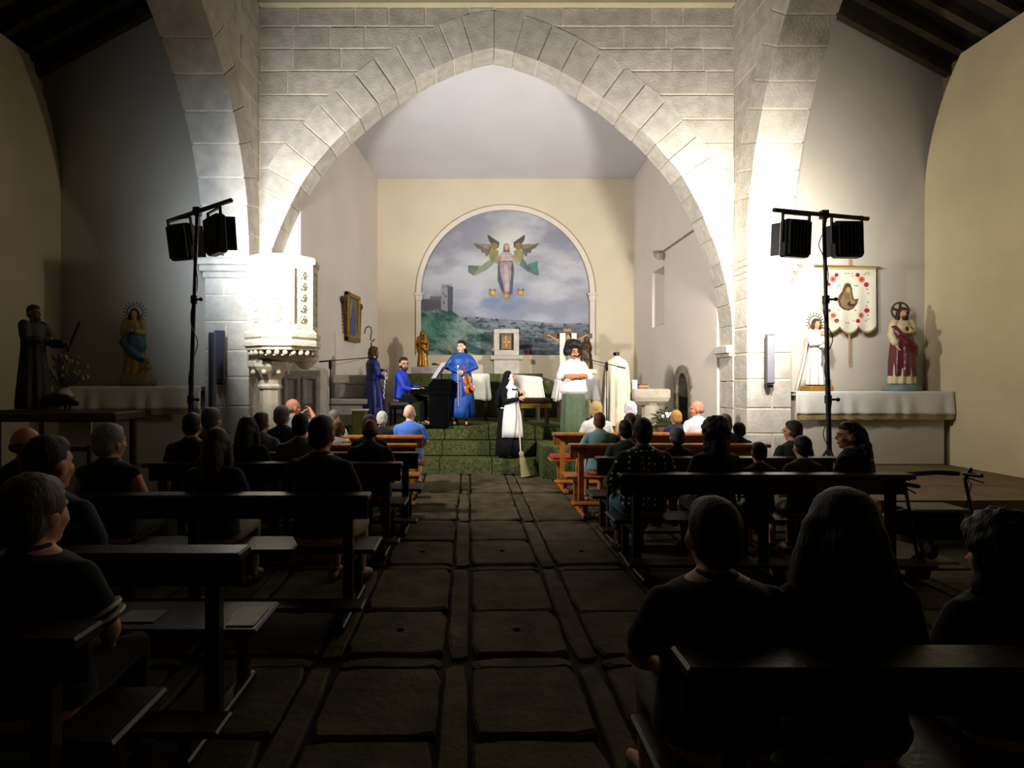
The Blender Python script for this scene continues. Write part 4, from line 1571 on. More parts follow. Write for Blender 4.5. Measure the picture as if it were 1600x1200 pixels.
# cross with cloth
q = at(886, 600, 66)
t = thing('crucifix', 'brown wooden crucifix with white cloth hung over its arms behind the singer', 'crucifix', (q.x, q.y, .81))
CW = M('brown_cross_wood', '#5f4634', .6, .3, 8)
z_arm = at(0, 525, 66).z
MB().box((q.x - .06, q.y - .03, .85), (q.x + .06, q.y + .03, at(0, 508, 66).z)).build('upright', CW, t)
MB().box((at(848, 0, 66).x, q.y - .032, z_arm - .06), (at(925, 0, 66).x, q.y + .028, z_arm + .06)).build('crossarm', CW, t)
MB().box((q.x - .25, q.y - .25, .81), (q.x + .25, q.y + .25, .88)).build('base', CW, t)
pq = at(886, 516.5, 66)
plq = MB().box((q.x - .115, q.y - .06, pq.z - .05), (q.x + .115, q.y - .035, pq.z + .05)).build('plaque', CW, t)
fc = bpy.data.curves.new('inscription', 'FONT')
fc.body = 'INRI'
fc.size = .09
fc.align_x = 'CENTER'
fc.align_y = 'CENTER'
fc.extrude = .003
fo_ = bpy.data.objects.new('inscription', fc)
COL.objects.link(fo_)
fo_.parent = plq
fo_.location = (0, -.064, pq.z - .81)
fo_.rotation_euler = (PI / 2, 0, 0)
fc.materials.append(M('pale_lettering', '#c9b79a'))
bpy.context.view_layer.update()
me_ = bpy.data.meshes.new_from_object(fo_.evaluated_get(bpy.context.evaluated_depsgraph_get()))
fm_ = bpy.data.objects.new('lettering', me_)
COL.objects.link(fm_)
fm_.parent, fm_.location, fm_.rotation_euler = plq, fo_.location, fo_.rotation_euler
bpy.data.objects.remove(fo_)
SK_W = M('painted_flesh', '#b98d63', .5, .15, 10)
mb = MB()
zc = z_arm
for s in (-1, 1):
    mb.tube([(q.x + s * .13, q.y - .1, zc - .2), (q.x + s * .26, q.y - .09, zc - .1), (q.x + s * .42, q.y - .06, zc - .0)], [.04, .03, .02], 8)
    mb.ell((q.x + s * .45, q.y - .06, zc + .01), (.045, .02, .025))
    mb.tube([(q.x + s * .05, q.y - .1, zc - .68), (q.x + s * .05, q.y - .17, zc - .95), (q.x + s * .01, q.y - .09, zc - 1.25)], [.06, .045, .03], 8)
mb.secs([(q.x, q.y - .09, zc - .72, .1, .07), (q.x, q.y - .1, zc - .5, .1, .07), (q.x, q.y - .1, zc - .3, .13, .08), (q.x, q.y - .1, zc - .18, .12, .06)], n=14)
mb.tube([(q.x, q.y - .1, zc - .2), (q.x, q.y - .12, zc - .1)], .035, 8)
mb.ell((q.x, q.y - .14, zc - .05), (.055, .065, .08))
mb.build('corpus', SK_W, t, remesh=.012)
for x0, x1 in ((873, 882), (891, 899)):
    a, b = at(x0, 524, 66), at(x1, 572, 66)
    mb = MB()
    rows = []
    for j in range(9):
        d = j / 8
        rows.append([(a.x + (b.x - a.x) * i / 8, q.y - .16 - .02 * math.sin(i * 1.5) * d, z_arm + .05 - (z_arm + .05 - b.z) * d) for i in range(9)])
    rows.insert(0, [(a.x + (b.x - a.x) * i / 8, q.y + .04, z_arm + .066) for i in range(9)])
    mb.rings(rows, cap=False, closed=False)
    ob = mb.build('hanging_cloth', WHITEC, t, smooth=True)
    so = ob.modifiers.new('s', 'SOLIDIFY')
    so.thickness = .008
t2 = at(880, 559, 68)
t = thing('flower_bunch', 'bunch of pale yellow flowers on the draped table behind the singer', 'flowers', (t2.x, t2.y - .3 + .0, 1.73))
for i in range(9):
    c = Vector((t2.x + R_(-.1, .08), 12.3 + R_(-.05, .05), t2.z + R_(-.08, .1)))
    MB().ell(c, .045, n=8, m=6).build('bloom', M('pale_yellow_petal', '#d9cb8e', .8, .2, 20), t, smooth=True)
MB().tube([(t2.x - .01, 12.3, 1.74), (t2.x - .01, 12.3, t2.z - .02)], [.05, .07], 10).build('vase', M('clear_grey_vase', '#9a968c', .2), t)

# ------------------------------------------------------------------ pews
def pew(L, label, ztop=.88, posts=None, kneeler=True, PEW=PEW):
    t = thing('pew', label, 'pew', (0, 0, 0), 0, None)
    MB().bbox((0, -.10, ztop - .045), (L, .06, ztop), .01).build('back_rail', PEW, t, local=True)
    MB().bbox((.02, -.005, ztop - .19), (L - .02, .022, ztop - .05), .006).build('back_board', PEW, t, local=True)
    MB().bbox((-.02, .06, .415), (L + .02, .44, .45), .012).build('seat', PEW, t, local=True)
    xs = posts or [.16, L / 2, L - .16]
    for x in xs:
        MB().bbox((x - .035, -.03, .05), (x + .035, .035, ztop - .04), .006).build('post', PEW, t, local=True)
        MB().bbox((x - .03, .34, .05), (x + .03, .40, .42), .006).build('leg', PEW, t, local=True)
        MB().bbox((x - .04, -.34, 0), (x + .04, .46, .055), .01).build('foot', PEW, t, local=True)
        MB().bbox((x - .025, .03, .34), (x + .025, .36, .41), .006).build('seat_bearer', PEW, t, local=True)
        if kneeler:
            MB().bbox((x - .025, -.30, .05), (x + .025, -.2, .15), .006).build('kneeler_bracket', PEW, t, local=True)
    if kneeler:
        MB().bbox((0, -.34, .15), (L, -.16, .18), .01).build('kneeler', PEW, t, local=True)
    return t


P_R = [(101, 1.27, 'orange pew nearest the steps, right of the central passage'), (122, 1.26, 'second orange pew back from the steps, right of the central passage'),
       (147, 1.33, 'third pew back from the steps, right of the central passage'), (178, 1.30, 'fourth pew from the steps at the right, before the wheeled walker')]
P_L = [(106, -.68, 'orange pew nearest the steps, left of the central passage'), (122, -.68, 'second orange pew back from the steps, left of the central passage'),
       (138, -.57, 'third pew back from the steps, left of the central passage'), (157, -.67, 'fourth pew back from the steps, left of the central passage'),
       (216, -.72, 'fifth pew back, behind the bare-armed grey haired woman, left side'), (320, -1.09, 'sixth pew at the left with loose sheets on its seat'),
       (470, -1.25, 'dark pew under the nearest grey haired person at the lower left')]
PEW_SHADE = M('shade_darkened_pew_wood', '#2e1c10', .38, .3, 9, .15, 30)  # pew wood colour darkened to stand for shade on rows behind the lamps
protoR = pew(2.55, 'pew')
protoL = pew(2.2, 'pew')
protoLB = pew(2.55, 'pew')
protoRD = pew(2.55, 'pew', PEW=PEW_SHADE)
protoLD = pew(2.55, 'pew', PEW=PEW_SHADE)
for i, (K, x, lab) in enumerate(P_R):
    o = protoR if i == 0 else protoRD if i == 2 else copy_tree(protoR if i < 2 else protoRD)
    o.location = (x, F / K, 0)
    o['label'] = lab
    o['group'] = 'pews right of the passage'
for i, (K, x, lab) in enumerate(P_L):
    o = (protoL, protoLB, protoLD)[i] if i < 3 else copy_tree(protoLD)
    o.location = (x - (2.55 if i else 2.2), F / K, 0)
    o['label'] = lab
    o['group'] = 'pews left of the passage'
nearR = pew(2.4, 'near dark pew across the lower right under the three closest listeners', PEW=PEW_SHADE)
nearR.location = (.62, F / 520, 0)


# ------------------------------------------------------------------ people
def skin_mat(tone):
    c = {'fair': '#d9a184', 'pale': '#e3b79c', 'tan': '#b97b58', 'brown': '#8f5a3c', 'red': '#d18a6c'}[tone]
    return M('skin_' + tone, c, .55, .12, 14, .05, 60, spec=.3)


def hair_mat(c):
    """strands: noise stretched along the height"""
    nm = 'hair_' + c[1:]
    if nm in MATS:
        return MATS[nm]
    m = M(nm, c, .55, .45, 1.0, .8, 1.0, spec=.3)
    N, L = m.node_tree.nodes, m.node_tree.links
    mp = N.new('ShaderNodeMapping')
    mp.inputs['Scale'].default_value = (110, 110, 14)
    L.new([n for n in N if n.type == 'TEX_COORD'][0].outputs['Object'], mp.inputs['Vector'])
    for n in N:
        if n.type == 'TEX_NOISE':
            L.new(mp.outputs['Vector'], n.inputs['Vector'])
        if n.type == 'BUMP':
            n.inputs['Distance'].default_value = .008
    return m


def cloth_mat(c, rough=.85):
    return M('cloth_' + c[1:], c, rough, .15, 9, .35, 22, spec=.2, sheen=.15)


LEATHER = M('dark_shoe_leather', '#231a14', .5, .2, 10)


def hand(mb, wrist, d, nrm, curl=.5, side=1, k=1.0):
    wrist, d, nrm = Vector(wrist), Vector(d).normalized(), Vector(nrm).normalized()
    nrm = (nrm - d * nrm.dot(d)).normalized()
    u = d.cross(nrm)
    R = Matrix((u, d, nrm)).transposed()
    mb.ell(wrist + d * .045 * k, (.040 * k, .052 * k, .017 * k), R, 10, 7)
    for i, L in ((-1.5, .066), (-.5, .076), (.5, .080), (1.5, .070)):
        b = wrist + d * .085 * k + u * (i * .020 * k)
        d1 = d * math.cos(curl) + nrm * math.sin(curl)
        d2 = d * math.cos(2.1 * curl) + nrm * math.sin(2.1 * curl)
        mb.tube([b - d * .02, b + d1 * L * .5 * k, b + d1 * L * .5 * k + d2 * L * .5 * k], [.0095 * k, .009 * k, .0075 * k], 7)
    b = wrist + d * .025 * k + u * side * .03 * k
    d1 = (d * .65 + u * side * .65 + nrm * .4).normalized()
    d2 = (d * .8 + u * side * .1 + nrm * .6).normalized()
    mb.tube([b, b + d1 * .035 * k, b + d1 * .035 * k + d2 * .03 * k], [.012 * k, .0105 * k, .008 * k], 7)


TORSO = [(0, -.02, .46, .14, .11), (0, 0, .52, .178, .135), (0, 0, .62, .162, .12), (0, 0, .75, .15, .11), (0, 0, .88, .163, .118),
         (0, -.01, .97, .172, .112), (0, -.012, 1.02, .158, .095), (0, -.015, 1.055, .118, .078), (0, -.01, 1.095, .064, .06)]


def head_prims(mb, c, R, k, fine=True):
    c = Vector(c)

    def e(p, r, n=14, m=9):
        mb.ell(c + R @ (Vector(p) * k), [x * k for x in r], R, n, m)
    e((0, -.012, .02), (.077, .096, .10))
    e((0, .022, -.045), (.059, .068, .073))
    e((0, .055, -.098), (.030, .028, .022))
    e((0, .070, .022), (.050, .022, .013))
    for s in (-1, 1):
        e((s * .079, -.005, -.018), (.013, .026, .034), 8, 6)
        e((s * .036, .062, -.035), (.026, .025, .022), 8, 6)
    mb.tube([c + R @ (Vector((0, .085, .012)) * k), c + R @ (Vector((0, .102, -.026)) * k)], [.009 * k, .0135 * k], 8)
    e((0, .078, -.066), (.024, .014, .009), 8, 6)


def hair_prims(mb, c, R, k, kind):
    c = Vector(c)

    def e(p, r, n=12, m=8):
        mb.ell(c + R @ (Vector(p) * k), [x * k for x in r], R, n, m)

    def tb(pts, rads, n=10):
        mb.tube([c + R @ (Vector(p) * k) for p in pts], [r * k for r in rads], n)
    if kind not in ('fringe', 'afro', 'curly', 'curlylong', 'updo'):
        e((0, .010, .074), (.066, .070, .054))
    if kind in ('short', 'neat', 'ponytail', 'bun'):
        e((0, -.026, .033), (.084, .096, .102))
        e((0, -.05, -.02), (.077, .066, .075))
    if kind == 'crew':
        e((0, -.024, .032), (.081, .095, .10))
        e((0, -.045, -.02), (.076, .064, .06))
    if kind == 'fringe':         # bald crown, hair round the sides and back
        e((0, -.048, -.018), (.081, .066, .052))
    if kind == 'full':           # rounded set hair
        e((0, -.028, .035), (.098, .108, .108))
        e((0, -.055, -.02), (.095, .075, .09))
    if kind == 'bob':
        e((0, -.026, .033), (.090, .099, .104))
        e((0, -.045, -.04), (.098, .078, .09))
        for s in (-1, 1):
            tb([(s * .078, .005, .02), (s * .088, .012, -.06), (s * .082, .015, -.115)], [.035, .035, .02])
        tb([(0, -.06, 0), (0, -.07, -.085)], [.075, .062])
    if kind == 'long':
        e((0, -.026, .033), (.092, .10, .106))
        e((0, -.05, -.03), (.098, .075, .09))
        for s in (-1, 1):
            tb([(s * .075, -.01, .02), (s * .088, -.02, -.10), (s * .085, -.05, -.24), (s * .06, -.07, -.34)], [.035, .045, .045, .015])
        tb([(0, -.07, 0), (0, -.09, -.14), (0, -.11, -.26), (0, -.11, -.40)], [.08, .085, .075, .03])
    if kind == 'verylong':
        e((0, -.026, .033), (.10, .105, .11))
        e((0, -.05, -.04), (.11, .085, .10))
        for s in (-1, 1):
            tb([(s * .08, -.01, .02), (s * .105, -.02, -.12), (s * .125, -.05, -.28), (s * .11, -.07, -.44)], [.04, .06, .07, .03])
        tb([(0, -.07, 0), (0, -.09, -.16), (0, -.11, -.32), (0, -.11, -.52)], [.09, .10, .10, .05])
    if kind in ('ponytail',):
        tb([(0, -.11, .04), (.0, -.15, .0), (-.03, -.15, -.10), (-.05, -.12, -.22)], [.03, .034, .03, .012])
    if kind == 'updo':
        e((0, -.026, .033), (.088, .098, .104))
        e((0, -.07, .085), (.07, .065, .06))
        e((0, -.05, -.02), (.08, .066, .07))
    if kind == 'wavylong':
        e((0, -.026, .033), (.084, .097, .102))
        e((0, -.055, -.02), (.082, .07, .08))
        rng = random.Random(9)
        tb([(0, -.08, .02), (0, -.10, -.14), (0, -.12, -.30), (0, -.13, -.44)], [.07, .08, .085, .04])
        for i in range(70):
            a = rng.uniform(-1.7, 1.7)
            zz = rng.uniform(-.46, -.08)
            rr = .075 + .10 * (-zz) * (1 if zz > -.38 else .6)
            e((math.sin(a) * rr, -.09 + .12 * zz - .05 * math.cos(a), zz), (.03, .03, .036), 7, 5)
    if kind in ('afro', 'curly', 'curlylong'):
        rng = random.Random(5)
        big = {'afro': .058, 'curly': .032, 'curlylong': .036}[kind]
        base = {'afro': (.118, .112, .12), 'curly': (.088, .10, .104), 'curlylong': (.10, .105, .11)}[kind]
        off = (0, -.035, .05)
        e(off, base)
        if kind != 'afro':
            e((0, -.05, -.02), (.09, .072, .085))
        n = 70
        for i in range(n):
            t = (i + .5) / n
            ph = math.acos(1 - 2 * t)
            th = PI * (1 + 5 ** .5) * i
            d = Vector((math.sin(ph) * math.cos(th), math.sin(ph) * math.sin(th), math.cos(ph)))
            if d.y > .35 and d.z < .35:
                continue
            if d.z < -.55:
                continue
            r = big * rng.uniform(.7, 1.1)
            e((off[0] + d.x * base[0], off[1] + d.y * base[1], off[2] + d.z * base[2]), (r, r, r), 8, 5)
        if kind == 'afro':
            e((-.07, -.02, .15), (.06, .06, .055))
            e((.11, -.04, .0), (.06, .06, .07))
            e((-.11, -.04, .0), (.06, .06, .07))
        if kind == 'curlylong':
            for i in range(60):
                a = rng.uniform(-1.9, 1.9)
                zz = rng.uniform(-.42, .0)
                rr = .085 + .05 * (-zz)
                e((math.sin(a) * rr, -.05 - .05 * math.cos(a), zz), (.035, .035, .04), 7, 5)
            tb([(0, -.07, 0), (0, -.09, -.16), (0, -.10, -.36)], [.085, .085, .05])


def face_parts(body, c, R, k, beard=None, glasses=False, brow='#2a1d14'):
    c = Vector(c)

    def P(p):
        return c + R @ (Vector(p) * k)
    mb = MB()
    for s in (-1, 1):
        MB().ell(P((s * .031, .082, -.006)), [.011 * k, .006 * k, .0065 * k], R, 8, 6).build('eye', M('dark_eye', '#17110e', .2), body, local=True, smooth=True)
        MB().tube([P((s * .015, .088, .016)), P((s * .034, .088, .021)), P((s * .05, .078, .015))], .004 * k, 6).build('eyebrow', M('brow_' + brow[1:], brow, .8), body, local=True)
    MB().ell(P((0, .090, -.068)), [.022 * k, .007 * k, .0075 * k], R, 10, 6).build('lips', M('lip_rose', '#a8524a', .5), body, local=True, smooth=True)
    if glasses:
        g = MB()
        for s in (-1, 1):
            pts = [P((s * .033 + .024 * math.cos(a), .098, -.006 + .018 * math.sin(a))) for a in [2 * PI * i / 12 for i in range(13)]]
            g.tube(pts, .0025 * k, 5, False)
            g.tube([P((s * .057, .096, 0)), P((s * .08, .0, 0))], .0022 * k, 5)
        g.tube([P((-.009, .1, 0)), P((.009, .1, 0))], .0025 * k, 5)
        g.build('spectacles', BLACK, body, local=True)
    if beard:
        b = MB()
        b.ell(P((0, .05, -.10)), [.05 * k, .05 * k, .038 * k], R)
        for s in (-1, 1):
            b.ell(P((s * .05, .025, -.06)), [.018 * k, .04 * k, .05 * k], R)
        b.tube([P((-.028, .084, -.056)), P((0, .096, -.05)), P((.028, .084, -.056))], .008 * k, 6)
        b.build('beard', hair_mat(beard), body, local=True, remesh=.009 * k)


def person(label, loc, yaw, s=1.0, pose='sit', group=None, hair='short', hairc='#2a1d14', skin='fair', shirt='#333333', shirtmat=None, sleeve='short',
           pants='#222222', legs='trousers', hy=0.0, hp=0.0, hroll=0.0, lean=0.0, wd=1.0, vox=.015, face=False, beard=None, glasses=False,
           armL=None, armR=None, skirt=None, handsL=None, handsR=None, hk=1.06, tuck=0.0, shoe=True, neckline=True, hairvox=None, hemz=None, baggy=1.0, name='person', cat='person', knees=0.0):
    """a figure in local coordinates: +y is where it faces, +x its right hand"""
    t = thing(name, label, cat, tuple(loc), yaw, group)
    sit = pose == 'sit'
    up = 0 if sit else .38
    z0 = .45 if sit else 0.0

    def S(p):
        z = p[2] + up
        return Vector((p[0] * s, (p[1] + lean * (p[2] - .5)) * s, (z0 + (z - z0) * s)))
    body = MB()
    tor = []
    for cx, cy, cz, rx, ry in TORSO:
        q = S((cx, cy, cz))
        tor.append((q.x, q.y, q.z, rx * s * wd, ry * s * (1 + (wd - 1) * .8)))
    body.secs(tor, 18)
    hc = S((0, .028, 1.215))
    nb = S((0, -.01, 1.05))
    Rh = Euler((hp, hroll, hy), 'ZXY').to_matrix() if False else (Matrix.Rotation(hy, 3, 'Z') @ Matrix.Rotation(hp, 3, 'X') @ Matrix.Rotation(hroll, 3, 'Y'))
    k = s * hk
    body.tube([nb, hc + Rh @ Vector((0, -.015, -.06)) * k], [.058 * s, .050 * s], 10)
    head_prims(body, hc, Rh, k)
    shx = .160 * wd
    arms = {}
    for sd, a in ((-1, armL), (1, armR)):
        if a is None:
            el, wr = ((sd * (.235 * wd), .02, .78), (sd * .13, .26, .62)) if sit else ((sd * (.225 * wd), -.02, .74), (sd * .22, .05, .50))
        else:
            el, wr = a
        arms[sd] = (S((sd * shx, -.015, .985)), S(el), S(wr))
        p0, p1, p2 = arms[sd]
        body.tube([p0, p0.lerp(p1, .5), p1, p1.lerp(p2, .3), p2], [.054 * s, .047 * s, .039 * s, .040 * s, .026 * s], 10)
        hd = handsL if sd < 0 else handsR
        if hd is None:
            dd = (p2 - p1).normalized()
            hd = (dd, Vector((-sd * .6, 0, -.6)), .55)
        hand(body, p2, hd[0], hd[1], hd[2], -sd if len(hd) < 4 else hd[3], s)
    lg = {}
    for sd in (-1, 1):
        if sit:
            hip = Vector((sd * .09 * s, .03 * s, .45 + .085 * s))
            kn = Vector((sd * (.11 + knees) * s, (.47 - .0) * s, .47 + .03 * s))
            an = Vector((sd * (.105 + knees) * s, (.46 - tuck) * s, .09))
            toe = an + Vector((sd * .02, .17, -.05))
        else:
            hip = Vector((sd * .09 * s, 0, .90 * s))
            kn = Vector((sd * .095 * s, .015, .48 * s))
            an = Vector((sd * .10 * s, -.02, .085))
            toe = an + Vector((sd * .03, .17, -.045))
        lg[sd] = (hip, kn, an, toe)
        body.tube([hip, hip.lerp(kn, .5), kn, kn.lerp(an, .3), an], [.088 * s, .075 * s, .056 * s, .056 * s, .037 * s], 10)
        body.tube([an + Vector((0, -.04, -.04)), an.lerp(toe, .6), toe], [.035, .036, .028], 8)
    sm = skin_mat(skin)
    bo = body.build('body', sm, t, local=True, remesh=vox, sm_it=3)
    if hair not in (None, 'bald', 'none'):
        h = MB()
        hair_prims(h, hc, Rh, k, hair)
        ho = h.build('hair', hair_mat(hairc), t, local=True, remesh=hairvox or max(.010, vox * .8), sm_it=2, displace=(.014, .025) if 'curly' in hair or hair in ('afro', 'wavylong') else (.006, .04))
    # upper garment
    if shirt:
        g = MB()
        infl = .016
        hz = hemz if hemz is not None else .50
        gs = []
        for cx, cy, cz, rx, ry in TORSO[:-1]:
            if cz < hz - .02:
                continue
            q = S((cx, cy, cz))
            bg = baggy if cz < 1.0 else 1.0
            gs.append((q.x, q.y, q.z, (rx * wd * bg + infl) * s, (ry * (1 + (wd - 1) * .8) * bg + infl) * s))
        if hz < .44:
            q = S((0, 0, hz))
            gs.insert(0, (q.x, q.y, q.z, .19 * wd * baggy * s, .15 * baggy * s))
        q = S((0, -.012, 1.085))
        gs.append((q.x, q.y, q.z, .080 * s, .074 * s))
        q = S((0, -.01, 1.105))
        gs.append((q.x, q.y, q.z, .066 * s, .062 * s))
        g.secs(gs, 24)
        for sd in (-1, 1):
            p0, p1, p2 = arms[sd]
            if sleeve == 'short':
                g.tube([p0, p0.lerp(p1, .45), p0.lerp(p1, .75)], [.066 * s, .062 * s * baggy, .06 * s * baggy], 12, True)
            elif sleeve == 'elbow':
                g.tube([p0, p0.lerp(p1, .5), p1], [.068 * s, .068 * s, .072 * s], 12)
            elif sleeve == 'long':
                g.tube([p0, p0.lerp(p1, .5), p1, p1.lerp(p2, .55), p1.lerp(p2, .97)], [.066 * s, .06 * s * baggy, .053 * s * baggy, .047 * s * baggy, .035 * s], 12)
            else:
                g.ell(p0, .062 * s)
        g.build('shirt' if sleeve != 'none' else 'top', shirtmat or cloth_mat(shirt), t, local=True, remesh=max(.012, vox), sm_it=3)
    if legs in ('trousers', 'shorts'):
        g = MB()
        for sd in (-1, 1):
            hip, kn, an, toe = lg[sd]
            if legs == 'trousers':
                g.tube([hip, hip.lerp(kn, .5), kn, kn.lerp(an, .5), an], [.104 * s, .092 * s, .073 * s, .066 * s, .058 * s], 12)
            else:
                g.tube([hip, hip.lerp(kn, .5), hip.lerp(kn, .88)], [.106 * s, .096 * s, .088 * s], 12)
        if sit:
            g.ell((0, .0, .45 + .09 * s), (.19 * s * wd, .15 * s, .095 * s))
        else:
            g.secs([(0, 0, .80 * s, .15 * s, .12 * s), (0, 0, .90 * s, .19 * s * wd, .145 * s), (0, 0, .98 * s, .175 * s * wd, .135 * s), (0, 0, 1.02 * s, .165 * s * wd, .128 * s)], 18)
        g.build('trousers' if legs == 'trousers' else 'shorts', cloth_mat(pants), t, local=True, remesh=max(.013, vox), sm_it=3)
    elif legs == 'lapskirt':
        g = MB()
        for sd in (-1, 1):
            hip, kn, an, toe = lg[sd]
            g.tube([hip, hip.lerp(kn, .5), kn, kn.lerp(an, .55)], [.115 * s, .11 * s, .095 * s, .085 * s], 12)
        g.ell((0, .0, .45 + .09 * s), (.2 * s * wd, .16 * s, .1 * s))
        g.ell((0, .26 * s, .45 + .07 * s), (.17 * s, .2 * s, .07 * s))
        g.build('skirt', shirtmat if pants is None else cloth_mat(pants), t, local=True, remesh=max(.013, vox), sm_it=3)
    if skirt:
        MB().secs(skirt['secs'], n=90, nf=skirt.get('nf', 11)).build(skirt.get('name', 'skirt'), skirt['mat'], t, local=True, smooth=True)
    if shoe:
        for sd in (-1, 1):
            hip, kn, an, toe = lg[sd]
            MB().secs([(an.x + sd * .012, an.y + .06, 0.003, .045, .13), (an.x + sd * .012, an.y + .06, .03, .047, .132), (an.x + sd * .01, an.y + .045, .065, .04, .1), (an.x, an.y - .005, .10, .034, .045)], 14).build('shoe', LEATHER, t, local=True, smooth=True)
    if face:
        face_parts(t, hc, Rh, k, beard, glasses, hairc if hairc not in ('#d8d6d2', '#cfcac2') else '#8a8580')
    t['_'] = 0
    del t['_']
    info = dict(hc=hc, Rh=Rh, k=k, arms=arms, lg=lg, S=S)
    return t, info


# -- audience: (row K of the pew back, px of the head, py of its top, yaw in degrees to the left, options)
def seated(label, Krow, px, py, dy=.22, **kw):
    Y = F / Krow + dy
    Kp = F / Y
    ztop = H - (py - VY) / Kp
    s = (ztop - .45) / .905
    return person(label, ((px - VX) / Kp, Y, 0), math.radians(kw.pop('yaw', 0)), s=s, **kw)


